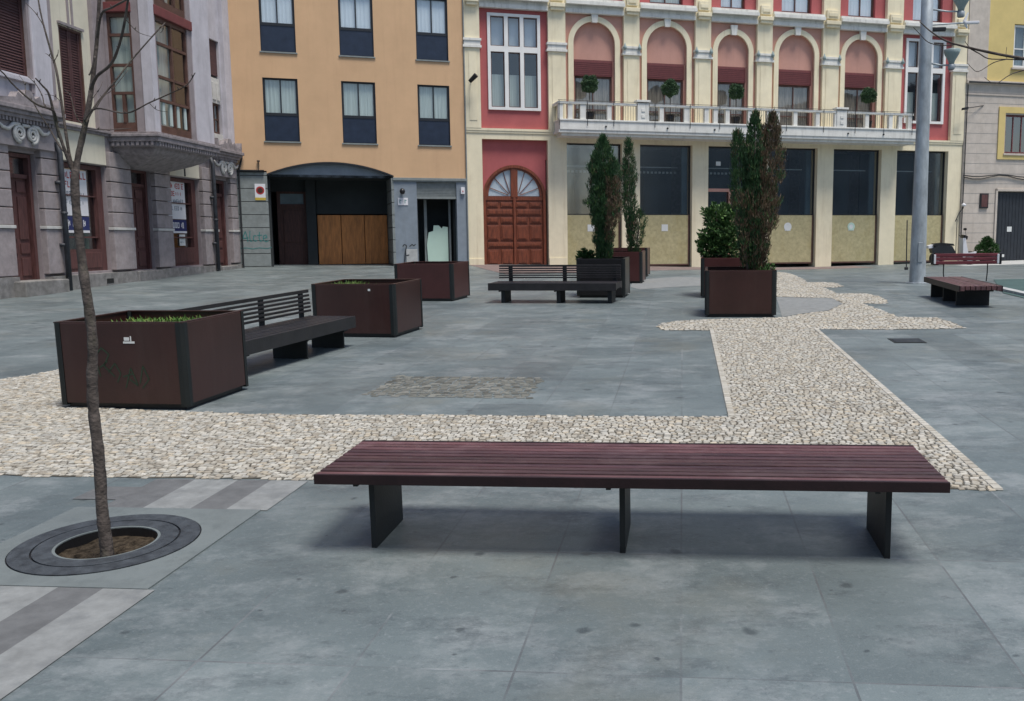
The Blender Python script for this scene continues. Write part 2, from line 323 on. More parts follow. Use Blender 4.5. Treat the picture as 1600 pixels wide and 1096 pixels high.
def wall_cells(mb, x0, x1, z0, z1, y0, y1, holes, mi=0, step=0):
    xs = sorted({x0, x1, *[h[i] for h in holes for i in (0,1) if x0 < h[i] < x1]})
    zs = sorted({z0, z1, *[h[i] for h in holes for i in (2,3) if z0 < h[i] < z1]})
    def solid(i, j):
        if not (0 <= i < len(xs)-1 and 0 <= j < len(zs)-1): return False
        cx, cz = (xs[i]+xs[i+1])/2, (zs[j]+zs[j+1])/2
        return not any(h[0] < cx < h[1] and h[2] < cz < h[3] for h in holes)
    for i in range(len(xs)-1):
        for j in range(len(zs)-1):
            if not solid(i, j): continue
            a, b, c, d = xs[i], xs[i+1], zs[j], zs[j+1]
            mb.add([(a,y0,c),(b,y0,c),(b,y0,d),(a,y0,d)], [(0,1,2,3)], mi); mb.add([(a,y1,c),(b,y1,c),(b,y1,d),(a,y1,d)], [(3,2,1,0)], mi)
            if not solid(i-1, j): mb.add([(a,y0,c),(a,y0,d),(a,y1,d),(a,y1,c)], [(0,1,2,3)], mi)
            if not solid(i+1, j): mb.add([(b,y0,c),(b,y1,c),(b,y1,d),(b,y0,d)], [(0,1,2,3)], mi)
            if not solid(i, j-1): mb.add([(a,y0,c),(a,y1,c),(b,y1,c),(b,y0,c)], [(0,1,2,3)], mi)
            if not solid(i, j+1): mb.add([(a,y0,d),(b,y0,d),(b,y1,d),(a,y1,d)], [(0,1,2,3)], mi)
    return mb
def arc(cx, cz, rx, rz, a0=180, a1=0, n=24):
    return [(cx+rx*math.cos(R(a0+(a1-a0)*k/n)), cz+rz*math.sin(R(a0+(a1-a0)*k/n))) for k in range(n+1)]
def scribble(mb, pts, y, w, mi=0):                      # flat stroke a few mm proud of a wall
    for (x0,z0),(x1,z1) in zip(pts[:-1], pts[1:]):
        dx, dz = x1-x0, z1-z0; l = math.hypot(dx,dz) or 1; nx, nz = -dz/l*w/2, dx/l*w/2
        mb.add([(x0+nx,y,z0+nz),(x1+nx,y,z1+nz),(x1-nx,y,z1-nz),(x0-nx,y,z0-nz)], [(0,1,2,3)], mi)

# ------------------------------------------------------------------ sky and light
w = bpy.data.worlds.new('World'); scene.world = w; w.use_nodes = True
nt = w.node_tree; bg = nt.nodes['Background']; sky = nt.nodes.new('ShaderNodeTexSky'); sky.sky_type = 'NISHITA'; sky.sun_disc = False
SUN_EL, SUN_AZ = 69, 136
sky.sun_elevation = R(SUN_EL); sky.sun_rotation = R(SUN_AZ); sky.dust_density = 1.5; sky.air_density = 1.0; sky.ozone_density = 1.0
nt.links.new(sky.outputs[0], bg.inputs[0]); bg.inputs[1].default_value = .05
sd = bpy.data.lights.new('sun', 'SUN'); sd.energy = 1.5; sd.angle = R(19); sd.color = (1, .95, .88)
so = bpy.data.objects.new('sun', sd); COL.objects.link(so)
dirv = Vector((math.sin(R(SUN_AZ))*math.cos(R(SUN_EL)), math.cos(R(SUN_AZ))*math.cos(R(SUN_EL)), math.sin(R(SUN_EL))))
so.rotation_euler = dirv.to_track_quat('Z', 'Y').to_euler(); so.location = (0, 0, 30)
scene.view_settings.view_transform = 'Standard'; scene.view_settings.look = 'None'; scene.view_settings.gamma = 1
scene.view_settings.exposure = 1.40
scene.cycles.max_bounces = 8; scene.cycles.transparent_max_bounces = 12
scene.cycles.use_denoising = True

# ------------------------------------------------------------------ ground
def axis(a, b, segs): 
    out = [a]
    for lim, st in segs:
        while out[-1] < min(lim, b)-1e-6: out.append(min(out[-1]+st, lim, b))
    return out
def sheet(name, poly, z, m_, kind='structure', step=1.0):
    """Flat patch of the square laid z above it; poly is a list of world x,y."""
    bm = bmesh.new(); vs = [bm.verts.new((x,y,0)) for x,y in poly]; bm.faces.new(vs)
    x0, x1 = min(p[0] for p in poly), max(p[0] for p in poly); y0, y1 = min(p[1] for p in poly), max(p[1] for p in poly)
    if y1 > 20:
        k = math.ceil(y0/step)*step
        while k < y1:
            bmesh.ops.bisect_plane(bm, geom=bm.verts[:]+bm.edges[:]+bm.faces[:], plane_co=(0,k,0), plane_no=(0,1,0)); k += step
        k = math.ceil(x0/step)*step
        while k < x1:
            bmesh.ops.bisect_plane(bm, geom=bm.verts[:]+bm.edges[:]+bm.faces[:], plane_co=(k,0,0), plane_no=(1,0,0)); k += step
    bmesh.ops.triangulate(bm, faces=bm.faces[:])
    for v in bm.verts: v.co.z = height(v.co.x, v.co.y)+z
    for f in bm.faces:
        if f.normal.z < 0: f.normal_flip()
    me = bpy.data.meshes.new(name); bm.to_mesh(me); bm.free(); me.materials.append(M[m_]); o = bpy.data.objects.new(name, me); COL.objects.link(o)
    return tag(o, kind=kind)
TREE_C = Vector((-2.545, 4.60))
xs = sorted(axis(-150, 150, [(-20, 26), (26, .5), (150, 25)])+[TREE_C.x-.5, TREE_C.x+.5]); ys = sorted(axis(-120, 200, [(6, 30), (45, .5), (200, 31)])+[TREE_C.y-.5, TREE_C.y+.5])
mb = MB(); nx = len(xs)
mb.v = [(x, y, height(x, y)) for y in ys for x in xs]
mb.f = [(j*nx+i, j*nx+i+1, (j+1)*nx+i+1, (j+1)*nx+i) for j in range(len(ys)-1) for i in range(nx-1)]
# the planting hole of the street tree is cut out of the square
TREE_C = Vector((-2.545, 4.60))
hole = lambda f: all(abs(mb.v[i][0]-TREE_C.x) < .502 and abs(mb.v[i][1]-TREE_C.y) < .502 for i in f)
mb.f = [f for f in mb.f if not hole(f)]; mb.mi = [0]*len(mb.f)
tag(mb.build('ground', 'paving', smooth=True), 'grey stone slabs of the square', None, kind='structure')
del_cat = None

A = (math.sin(R(5.5)), math.cos(R(5.5))); B = (A[1], -A[0])
def w2(p): return (p.x, p.y)
P_near = [w2(g(*p)) for p in ((-230,740),(1560,767),(1275,515),(1400,515.5),(1510,513.5),(1490,505),(1462,497),(1405,496),(1347,474),(1372,475.5),(1389,474),(1378,465),(1358,459.5),(1307,459),(1285,449),(1303,450),(1319,448),(1306,443),(1290,441.5),(1262,441.5),(1229,427),(1215,425.5),(1212,464),(1262,465.5),(1300,466),(1318,475),(1295,486),(1255,491),(1222,496.5),(1100,500),(1060,502),(1034,506),(1025,511),(1036,516.5),(1112,517),(1143,652),(388,648),(180,640),(150,590),(95,578),(40,588),(-120,612),(-230,660))]
def rough(poly, n=.018):                              # the hand laid edge wanders a little
    out = []
    for k in range(len(poly)):
        a, b = poly[k], poly[(k+1) % len(poly)]; L_ = math.hypot(b[0]-a[0], b[1]-a[1]); m_ = max(1, int(L_/.12))
        for i in range(m_): out.append((a[0]+(b[0]-a[0])*i/m_+(random.uniform(-n,n) if i else 0), a[1]+(b[1]-a[1])*i/m_+(random.uniform(-n,n) if i else 0)))
    return out
def inside(x, y, poly):
    c = False; n = len(poly); j = n-1
    for i in range(n):
        xi, yi = poly[i]; xj, yj = poly[j]
        if (yi > y) != (yj > y) and x < (xj-xi)*(y-yi)/(yj-yi)+xi: c = not c
        j = i
    return c
def setts(name, poly, pitch, m_, hh, lab, tones, edge=None, cut=None):
    mb = MB(); us = [(p[0]*B[0]+p[1]*B[1], p[0]*A[0]+p[1]*A[1]) for p in poly]
    u0, u1 = min(u[0] for u in us), max(u[0] for u in us); v0, v1 = min(u[1] for u in us), max(u[1] for u in us)
    v = v0
    while v < v1:
        k = 1 if v < 13 else 1.35
        dv = pitch*k; u = u0 + random.random()*pitch
        while u < u1:
            du = pitch*k*random.uniform(.8, 1.45)
            cu, cv = u+du/2, v+dv/2+math.sin(u*1.7)*.03+random.uniform(-.012,.012)
            x, y = cu*B[0]+cv*A[0], cu*B[1]+cv*A[1]
            if inside(x, y, poly):
                a = random.uniform(-.32,.32); ca, sa = math.cos(a), math.sin(a); hu, hv = du*.46, dv*.45
                base = []; top = []
                for su, sv in ((-1,-1),(1,-1),(1,1),(-1,1)):
                    pu, pv = su*hu*random.uniform(.78,1.05), sv*hv*random.uniform(.78,1.05)
                    qu, qv = pu*ca-pv*sa, pu*sa+pv*ca
                    for lst, k2, zz in ((base, 1, .003), (top, .82, hh+random.uniform(-.003,.003))):
                        X, Y = (cu+qu*k2)*B[0]+(cv+qv*k2)*A[0], (cu+qu*k2)*B[1]+(cv+qv*k2)*A[1]
                        lst.append((X, Y, height(X, Y)+zz))
                c = random.choice(tones); j = random.uniform(.8,1.12)
                mb.add(base+top, [(4,5,6,7),(0,1,5,4),(1,2,6,5),(2,3,7,6),(3,0,4,7)], 0, (c[0]*j, c[1]*j, c[2]*j))
            u += du
        v += dv
    o = mb.build(name, m_); return tag(o, lab, kind='structure')
P_near = rough(P_near)
sheet('joint_sand', P_near, .004, 'mortar')
def inset_ok(x,y): return True
TN = [(1,1,1),(1,1,1),(.95,.93,.9),(.82,.8,.78),(1.08,1.08,1.1),(.7,.66,.62),(1,.93,.84),(.95,.97,1)]
setts('cobbled_path', P_near, .046, 'cobble', .009, 'pale limestone setts of the path', TN)
# straight border rows on the two long edges of the path
def border(name, p0, p1):
    a, b = g(*p0), g(*p1); L_ = math.hypot(b.x-a.x, b.y-a.y); ex, ey = (b.x-a.x)/L_, (b.y-a.y)/L_; mb = MB(); t = 0
    while t < L_:
        l = random.uniform(.06,.10); pts = [(t+.004,-.03),(t+l-.006,-.03),(t+l-.006,.03),(t+.004,.03)]
        bs = []; tp = []
        for q, (s_, n_) in enumerate(pts):
            X, Y = a.x+ex*s_-ey*n_, a.y+ey*s_+ex*n_; bs.append((X,Y,height(X,Y)+.003))
            s2 = t+l/2+(s_-t-l/2)*.88; X, Y = a.x+ex*s2-ey*n_*.85, a.y+ey*s2+ex*n_*.85; tp.append((X,Y,height(X,Y)+.015))
        c = random.choice(TN[:5]); mb.add(bs+tp, [(4,5,6,7),(0,1,5,4),(1,2,6,5),(2,3,7,6),(3,0,4,7)], 0, c); t += l
    tag(mb.build(name, 'cobble'), kind='structure')
border('path_edging', (1143,652), (1112,517)); border('path_edging', (1560,767), (1275,515))

# worn ornamental paving inset in front of the far benches
ins = [w2(g(*p)) for p in ((560,619),(830,623),(852,590),(614,588))]
setts('paving_inset', ins, .085, 'cobble_grey', .005, 'worn ornamental grey paving inset', [(1,1,.95),(.85,.85,.78),(1.12,1.12,1.05),(.9,.92,.86),(.6,.6,.55)])

# pale and brown slab strips running under the tree
def strip(name, u0, u1, v0, v1, m_, z=.004):            # in the axes of the paving, from the tree
    pts = [(TREE_C.x+u*B[0]+v*A[0], TREE_C.y+u*B[1]+v*A[1]) for u, v in ((u0,v0),(u1,v0),(u1,v1),(u0,v1))]
    return sheet(name, pts, z, m_)
for v0, v1 in ((.565, 1.16), (-2.6, -.565)):
    strip('paving_strip', -.16, .13, v0, v1, 'strip_white')
    strip('paving_strip', .13, .35, v0, v1, 'strip_brown')
    strip('paving_strip', .35, .60, v0, v1, 'strip_white')
    strip('paving_strip', -.42, -.16, v0, v1, 'strip_brown')
strip('paving_strip', -.70, -.42, .72, .98, 'strip_brown')
# reddish band of paving along the pink facade, pale kerbs and the green surface at the right
E_F = (math.sin(R(74.3)), math.cos(R(74.3))); N_F = (E_F[1], -E_F[0])
PR = (-4.607, 33.764)
def fp(s_, o_): return (PR[0]+s_*E_F[0]+o_*N_F[0], PR[1]+s_*E_F[1]+o_*N_F[1])
sheet('reddish_paving', [fp(.0,.02), fp(16,.02), fp(16,1.6), fp(8.0,3.0), fp(2.5,6.5), fp(.2,6.5)], .004, 'brick_red')
gp = [w2(g(*p)) for p in ((1552,437.5),(1568,459),(1640,476),(1900,480),(1900,430),(1640,436))]
sheet('play_surface', gp, .010, 'rubber_green')
k0, k1 = g(1556,452), g(1760,498)
mb = MB()
for i in range(9):
    a = k0.lerp(k1, i/9); b = k0.lerp(k1, (i+1)/9-.004); d = (b-a); d.z = 0; d.normalize(); n_ = Vector((-d.y, d.x, 0))*.09
    vs = [Vector((q.x, q.y, height(q.x, q.y))) for q in (a-n_, b-n_, b+n_, a+n_)]
    mb.add([v+Vector((0,0,.003)) for v in vs]+[v+Vector((0,0,.06)) for v in vs], [(4,5,6,7),(0,1,5,4),(1,2,6,5),(2,3,7,6),(3,0,4,7)])
tag(mb.build('kerb', 'kerb'), kind='structure')
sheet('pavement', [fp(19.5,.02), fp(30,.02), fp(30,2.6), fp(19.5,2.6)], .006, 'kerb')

sheet('pale_patch', [w2(g(*p)) for p in ((1213,465),(1262,466),(1300,467),(1317,475),(1294,485.5),(1254,490.5),(1222,496))], .004, 'strip_white')
sheet('pale_patch', [w2(g(*p)) for p in ((990,438),(1060,433),(1096,434),(1096,447),(1050,449),(1000,453),(985,449))], .004, 'strip_white')  # bright sky sheen on the far slabs, painted as a pale patch
# small manhole cover in the slabs
def cover(px, py, sx, sy, name, label):
    c = g(px, py); o = on_ground(name, c.x, c.y, 95.5, label, 'manhole cover'); 
    MB().box(-sx/2, sx/2, -sy/2, sy/2, -.02, .006).build('frame', 'steel', o)
    m2 = MB()
    for i in range(5): m2.box(-sx*.42, sx*.42, -sy*.4+i*sy*.17, -sy*.4+i*sy*.17+sy*.1, .006, .011)
    m2.build('lid', 'grate', o)
cover(1417, 533, .40, .42, 'manhole_cover', 'small dark metal cover in the grey slabs beside the cobbled path')

# ------------------------------------------------------------------ tree pit and bare street tree
pit = on_ground('tree_grate', TREE_C.x, TREE_C.y, 95.5, 'round dark iron tree grate set in a pale square slab round the thin tree', 'tree grate')
def ring(mb, r0, r1, z0, z1, n=64, w_=0):
    pr = [(r0,z0),(r0,z1),(r1,z1),(r1,z0)]; mb.lathe(pr, n=n); return mb
mb = MB(); n = 64; S_ = .565
outer = []
for k in range(n):
    a = 2*math.pi*k/n; c_, s_ = math.cos(a), math.sin(a); q = S_/max(abs(c_), abs(s_)); outer.append((c_*q, s_*q))
vs = [(x, y, .008) for x, y in outer]+[(.452*math.cos(2*math.pi*k/n), .452*math.sin(2*math.pi*k/n), .008) for k in range(n)]+[(x, y, -.01) for x, y in outer]
mb.add(vs, [(k, (k+1)%n, n+(k+1)%n, n+k) for k in range(n)]+[(k, 2*n+k, 2*n+(k+1)%n, (k+1)%n) for k in range(n)])
mb.build('slab', 'slab', pit)
mb = MB(); ring(mb, .350, .446, .004, .012); mb.build('outer_ring', 'grate', pit)
mb = MB(); ring(mb, .252, .340, .004, .012); mb.build('inner_ring', 'grate', pit)
mb = MB(); ring(mb, .238, .252, .004, .010); mb.build('rim', 'slab', pit)
mb = MB(); mb.lathe([(.46,.0025),(.238,.0025),(.238,-.09)], n=48); mb.build('gap', 'black', pit)
mb = MB(); rr_ = [0,.05,.1,.15,.2,.242]; o_ = 0
for r_ in rr_:
    for k in range(24):
        a = 2*math.pi*k/24; mb.v.append((r_*math.cos(a), r_*math.sin(a), -.045+random.uniform(-.006,.012)))
for i in range(len(rr_)-1):
    for k in range(24): mb.f.append((i*24+k, i*24+(k+1)%24, (i+1)*24+(k+1)%24, (i+1)*24+k)); mb.mi.append(0)
mb.build('soil', 'soil', pit, smooth=True)

def at_depth(px, py, y):
    v = (px-CX)*RV + (py-CY)*DV + F*FW; return CAM + v*(y/v.y)
def limb(mb, pts, r0, r1, y0, drift=0, n=7):
    P = [at_depth(px, py, y0+drift*i/(len(pts)-1)) for i, (px, py) in enumerate(pts)]
    Q = []                                              # smooth and roughen
    for i in range(len(P)-1):
        p0, p1, p2, p3 = P[max(i-1,0)], P[i], P[i+1], P[min(i+2, len(P)-1)]
        for k in range(5):
            t = k/5; Q.append(.5*((2*p1)+(-p0+p2)*t+(2*p0-5*p1+4*p2-p3)*t*t+(-p0+3*p1-3*p2+p3)*t**3))
    Q.append(P[-1]); m_ = len(Q)
    rad = [(r0+(r1-r0)*(i/(m_-1))**.85)*random.uniform(.93,1.1) for i in range(m_)]
    mb.tube(Q, rad, n); return Q, rad
tree = on_ground('bare_tree', g(166,868).x, g(166,868).y, 95.5, 'slender bare young tree growing from the round iron grate', 'tree')
ti = tree.matrix_world.inverted()
def build_limb(mb, name, parent, mats='bark'):
    o = mb.build(name, mats, parent, smooth=True, zoff=0); me = o.data; mi_ = parent.matrix_world.inverted() if parent.name.startswith('bare_tree') else None
    if mi_ is not None: me.transform(mi_)
    return o
TY0 = g(166,868).y
mb = MB()
limb(mb, [(169,884),(168,868),(164,835),(159,790),(157,750),(153,700),(146,640),(144,590),(145,540),(140,490),(131,430),(125,380),(119,325),(117,290),(118,265)], .033, .0185, TY0, .06, 12)
trunk = build_limb(mb, 'trunk', tree)
TD = TY0+.06
BR = [([(118,275),(122,245),(131,205),(139,164),(144,130),(149,88),(153,40),(158,-60)], .024,.011,.1),
      ([(119,280),(108,240),(96,160),(88,110),(77,72),(63,18),(56,-30)], .013,.004,.1),
      ([(118,278),(103,240),(88,195),(77,149),(66,134),(55,122)], .014,.004,-.1),
      ([(92,215),(86,180),(79,171),(55,162),(22,134),(0,110),(-40,85)], .010,.004,-.35),
      ([(104,240),(94,230),(77,201),(58,171),(52,160)], .008,.003,.1),
      ([(80,172),(70,166),(66,150),(56,132),(44,120)], .005,.0025,.1),
      ([(142,140),(151,120),(171,103),(182,83),(193,44),(203,-20)], .012,.007,-.3),
      ([(133,195),(150,164),(181,126),(205,95),(240,55),(258,36)], .008,.004,.3),
      ([(132,190),(150,170),(197,177),(233,161),(269,145),(292,133),(305,114)], .0065,.003,-.2),
      ([(152,60),(159,22),(175,12),(205,-4)], .009,.006,-.2),
      ([(130,200),(160,203),(205,201)], .005,.0025,.2),
      ([(83,99),(90,86),(91,78)], .003,.0018,0), ([(84,95),(75,86),(71,84)], .003,.0018,0),
      ([(149,88),(143,110),(139,118)], .007,.005,0), ([(150,170),(163,150),(176,140),(200,110)], .004,.002,.2),
      ([(131,197),(118,180),(110,150),(100,140)], .004,.002,.1), ([(256,38),(254,48),(250,52)], .003,.002,0),
      ([(196,30),(215,50),(238,58)], .003,.0015,.1), ([(40,146),(38,130),(30,118)], .0025,.0015,.1), ([(233,161),(245,172),(262,175)], .0025,.0015,.05),
      ([(68,40),(55,20),(40,5)], .004,.002,.1), ([(96,160),(84,150),(70,148)], .003,.0015,.1), ([(140,160),(155,140),(160,128)], .003,.0015,.1)]
for pts, a, b, dr in BR:
    a *= .68; b *= .7
    mb = MB(); Q, rad = limb(mb, pts, a, b, TD, dr, 6)
    for i in range(4, len(Q)-1, 6):                     # buds
        mb.tube([Q[i], Q[i]+Vector((random.uniform(-.012,.012), 0, .014))], [.0035,.001], 5)
    build_limb(mb, 'branch', tree)

# ------------------------------------------------------------------ foliage
def tone(base, j=.3): 
    k = random.uniform(1-j, 1+j); return (base[0]*k*random.uniform(.9,1.1), base[1]*k, base[2]*k*random.uniform(.9,1.1))
def leaf(mb, p, d, l, w_, c):
    d = d.normalized(); s_ = d.cross(Vector((random.uniform(-1,1), random.uniform(-1,1), random.uniform(-1,1))))
    s_ = s_.normalized()*w_/2 if s_.length > 1e-4 else Vector((w_/2,0,0)); u = d.cross(s_).normalized()*w_*.15
    mb.add([p, p+d*l*.45+s_+u, p+d*l, p+d*l*.45-s_+u], [(0,1,2,3)], 0, c)
GREEN, DARKG, BROWN, OLIVE = (.75,1.05,.95), (.45,.68,.70), (2.7,1.0,1.7), (1.7,1.6,1.3)
def cypress(o, spires, n, browns):
    """spires: (x, y, height, radius, base z, lean x); browns: test on (x,z) giving share of dead needles"""
    mb = MB(); st = MB()
    for (x, y, h_, r_, zb, lx) in spires:
        st.tube([(x*.4, y*.4, -.05), (x, y, zb+.15), (x+lx*.6, y, h_*.6), (x+lx, y, h_*.95)], [.03,.026,.015,.004], 7)
        sprays = int(n*h_*r_)
        for _ in range(sprays):
            t = random.random()**.85; z = zb+(h_-zb)*t
            env = r_*(.30+.70*sm(t/.55) if t < .55 else (1-((t-.55)/.45)**2.2)**.6)*(1+.20*math.sin(z*7+x*9)+.14*math.sin(z*17+y*5))
            a = random.uniform(0, 2*math.pi); rr = env*math.sqrt(random.uniform(.12,1))
            p = Vector((x+lx*t+rr*math.cos(a), y+rr*math.sin(a), z)); out = Vector((math.cos(a)*.35, math.sin(a)*.35, 1))
            bn = browns(p.x, p.z); base = BROWN if random.random() < bn else (DARKG if random.random() < .35 else GREEN)
            if random.random() < .05: base = OLIVE
            l = random.uniform(.06,.11)
            for q in range(8):
                d = out+Vector((random.uniform(-.5,.5), random.uniform(-.5,.5), random.uniform(-.2,.5)))
                leaf(mb, p+Vector((random.uniform(-.03,.03), random.uniform(-.03,.03), random.uniform(-.05,.05))), d, l*random.uniform(.6,1.1), .013, tone(base))
    mb.build('foliage', 'foliage', o); st.build('trunk', 'bark', o, smooth=True)
def shrub(o, blobs, n, lsize, base, stems=5, base2=None):
    mb = MB(); st = MB()
    for k in range(stems):
        b_ = blobs[k % len(blobs)]; st.tube([(random.uniform(-.05,.05), random.uniform(-.05,.05), -.05), (b_[0]*.5, b_[1]*.5, b_[2]*.5), (b_[0]+random.uniform(-.5,.5)*b_[3], b_[1], b_[2]+b_[3]*.5)], [.014,.01,.004], 6)
    for (x, y, z, r_) in blobs:
        for _ in range(n):
            u = Vector((random.gauss(0,1), random.gauss(0,1), random.gauss(0,1))).normalized(); rr = r_*random.uniform(.35,1)**.6*(1+.2*math.sin(u.x*7+u.z*5))
            p = Vector((x,y,z))+u*rr; c = base if (base2 is None or random.random() < .75) else base2
            for q in range(3): leaf(mb, p, u*.6+Vector((random.uniform(-.8,.8), random.uniform(-.8,.8), random.uniform(-.3,.9))), lsize*random.uniform(.6,1.15), lsize*.42, tone(c, .35))
    mb.build('foliage', 'foliage', o); st.build('stem', 'bark', o, smooth=True)

# ------------------------------------------------------------------ planters
def planter(x, y, az, W, D, hh, label, m_='planter', group='square box planters on the plaza', soil=True):
    """x,y = front right corner seen from the viewer; az = azimuth of its side, front runs to the left."""
    s_ = (math.sin(R(az)), math.cos(R(az))); f_ = (-s_[1], s_[0])
    cx, cy = x+f_[0]*W/2+s_[0]*D/2, y+f_[1]*W/2+s_[1]*D/2
    o = on_ground('planter', cx, cy, az+90, label, 'planter', group); t = .035; b = .035; p = .07
    for nm, bx in (('panel', (-W/2+p, W/2-p, -D/2, -D/2+t)), ('panel', (-W/2+p, W/2-p, D/2-t, D/2)), ('panel', (-W/2, -W/2+t, -D/2+p, D/2-p)), ('panel', (W/2-t, W/2, -D/2+p, D/2-p))):
        MB().box(*bx, b+.02, hh-.012, bev=.004).build(nm, m_, o)
    for sx in (-1,1):
        for sy in (-1,1):                               # chamfered dark corner posts
            X, Y = sx*W/2, sy*D/2; c = p*.98
            pts = [(X-sx*c, Y+sy*.004), (X-sx*c*.35, Y+sy*.004), (X+sx*.004, Y-sy*c*.35), (X+sx*.004, Y-sy*c), (X-sx*t*1.4, Y-sy*c), (X-sx*c, Y-sy*t*1.4)]
            if sx*sy < 0: pts = pts[::-1]
            n_ = len(pts); mb = MB().add([(q[0],q[1],b) for q in pts]+[(q[0],q[1],hh-.006) for q in pts], [tuple(range(n_))[::-1], tuple(range(n_,2*n_))]+[(i,(i+1)%n_,(i+1)%n_+n_,i+n_) for i in range(n_)])
            mb.build('corner_post', 'corner', o)
    mb = MB().box(-W/2+.05, W/2-.05, -D/2+.05, D/2-.05, 0, b+.02); mb.build('base', 'black', o)
    mb = MB(); k = .045
    for bx in ((-W/2+.006, W/2-.006, -D/2+.006, -D/2+k), (-W/2+.006, W/2-.006, D/2-k, D/2-.006), (-W/2+.006, -W/2+k, -D/2+k, D/2-k), (W/2-k, W/2-.006, -D/2+k, D/2-k)): mb.box(*bx, hh-.012, hh)
    mb.build('rim', m_, o)
    if soil:
        mb = MB(); n_ = 12
        mb.v = [(-W/2+.04+(W-.08)*i/n_, -D/2+.04+(D-.08)*j/n_, hh-.10+random.uniform(-.012,.015)) for j in range(n_+1) for i in range(n_+1)]
        mb.f = [(j*(n_+1)+i, j*(n_+1)+i+1, (j+1)*(n_+1)+i+1, (j+1)*(n_+1)+i) for j in range(n_) for i in range(n_)]; mb.mi = [0]*len(mb.f)
        mb.build('soil', 'soil', o, smooth=True)
    return o
def grow(pl, name, x, y, hh, label, cat, group=None):
    o = bpy.data.objects.new(name, None); COL.objects.link(o); p = pl.matrix_world @ Vector((x, y, hh)); o.location = p
    return tag(o, label, cat, group)
p1 = planter(-3.60, 7.97, 8.5, 1.26, 1.04, .79, 'large dark brown box planter with green weeds, behind the bare tree')
p2 = planter(-2.80, 12.80, 11, 1.26, 1.05, .76, 'brown box planter touching the far end of the slatted bench', 'planter')
p3 = planter(-2.84, 18.40, 12, 1.26, 1.0, .76, 'reddish brown empty box planter in front of the mint board doorway', 'planter_red')
p4 = planter(2.93, 14.66, 7, 1.14, 1.14, .76, 'brown box planter holding the tall twin cypress at the cobbled path', 'planter')
p4b = planter(3.38, 18.15, 7, 1.25, 1.1, .80, 'brown box planter with the leafy green bush, mostly hidden behind another', 'planter_red')
p5 = planter(.63, 18.62, 9, 1.0, .85, .80, 'black sided box planter behind the right end of the far bench', 'planter_dark')
p6 = planter(1.19, 22.55, 8, 1.15, 1.0, .78, 'dark red box planter holding the slim cypress behind the black one', 'planter_red')
p7 = planter(1.48, 25.5, 8, 1.1, 1.0, .80, 'farthest reddish box planter just showing behind the slim cypress', 'planter_red')
# weeds in the first planter
mb = MB()
for k in range(2600):
    x, y = random.gauss(.10,.20), random.uniform(-.44,.44)
    x = max(-.56, min(.56, x if random.random() < .8 else random.uniform(-.5,.55)))
    leaf(mb, Vector((x,y,.67+random.random()*.02)), Vector((random.uniform(-1,1),random.uniform(-1,1),random.uniform(.2,1.0))), random.uniform(.03,.09), .020, tone((2.2,2.4,1.3) if random.random() < .8 else (3.5,2.2,1.6), .35))
ow = mb.build('weeds', 'foliage', zoff=0); ow.matrix_world = p1.matrix_world; tag(ow, 'low bright green weeds growing in the nearest planter', 'weeds', kind='stuff')
# torn sticker, graffiti on first planter, small spout on each
st = MB(); st.box(.05,.16,-.5235,-.521,.60,.618); st.box(.06,.11,-.5236,-.521,.625,.655); st.box(.12,.13,-.5236,-.521,.62,.665); st.build('torn_sticker', 'paper', p1)
gr = MB()
for k, pts in enumerate(([(-.20,.30),(-.24,.48),(-.17,.56),(-.10,.50),(-.16,.40),(-.06,.30)], [(-.12,.34),(-.05,.42),(.0,.33),(-.04,.25)], [(.04,.20),(.10,.38),(.16,.22),(.08,.28)], [(.18,.24),(.22,.40),(.27,.28),(.20,.20)], [(-.2,.38),(-.12,.44)], [(.02,.3),(.12,.33)])):
    scribble(gr, pts, -.5225, .012)
gr.build('graffiti', 'graffiti_green', p1)
s2 = MB(); s2.box(.24,.275,-.528,-.5255,.66,.69); s2.build('sticker', 'paper', p2)
mb = MB()
for k in range(420): leaf(mb, Vector((random.gauss(-.35,.12), random.uniform(-.3,.3), .66)), Vector((random.uniform(-1,1),random.uniform(-1,1),1.3)), random.uniform(.05,.12), .02, tone((2.2,2.0,1.2)))
ow = mb.build('dry_weeds', 'foliage', zoff=0); ow.matrix_world = p2.matrix_world; tag(ow, 'sparse dry weeds in the planter beside the slatted bench', 'weeds', kind='stuff')

o = grow(p5, 'cypress', .02, 0, .70, 'dense dark green cypress with a brown dead patch, behind the black planter', 'cypress', 'cypresses growing in the planters')
cypress(o, [(-.02,0,2.55,.28,.02,.0),(.07,-.05,2.1,.21,.05,.10),(-.08,.05,2.2,.22,.05,-.08)], 2100, lambda x, z: .8 if (x > .03 and .4 < z < 1.7) else .04)
o = grow(p6, 'cypress', .26, 0, .68, 'slim loose grey green cypress between the dark one and the facade', 'cypress', 'cypresses growing in the planters')
cypress(o, [(.0,0,2.85,.19,.05,-.08),(.12,.0,1.1,.20,.0,.10),(-.03,.1,2.3,.17,.3,-.08)], 1300, lambda x, z: .12)
o = grow(p4, 'cypress', .22, -.05, .68, 'tall twin tipped cypress, green on the left and browned on the right', 'cypress', 'cypresses growing in the planters')
cypress(o, [(.02,0,2.58,.20,.05,-.02),(.15,.05,2.56,.23,.0,.15),(-.13,0,2.28,.16,.1,-.16),(.03,.05,1.9,.27,.0,.04)], 2000, lambda x, z: .8 if x > .08 else (.45 if z < 1.3 else .06))
o = grow(p4b, 'leafy_bush', -.30, .0, .72, 'broad leafy light green bush left of the twin cypress', 'bush')
shrub(o, [(-.05,0,.45,.30),(.15,0,.62,.33),(.0,0,.88,.27),(.28,.1,.85,.3),(-.18,0,.28,.22),(.2,0,.30,.28)], 260, .11, (1.1,1.3,.95), 6, (2.0,2.0,1.5))
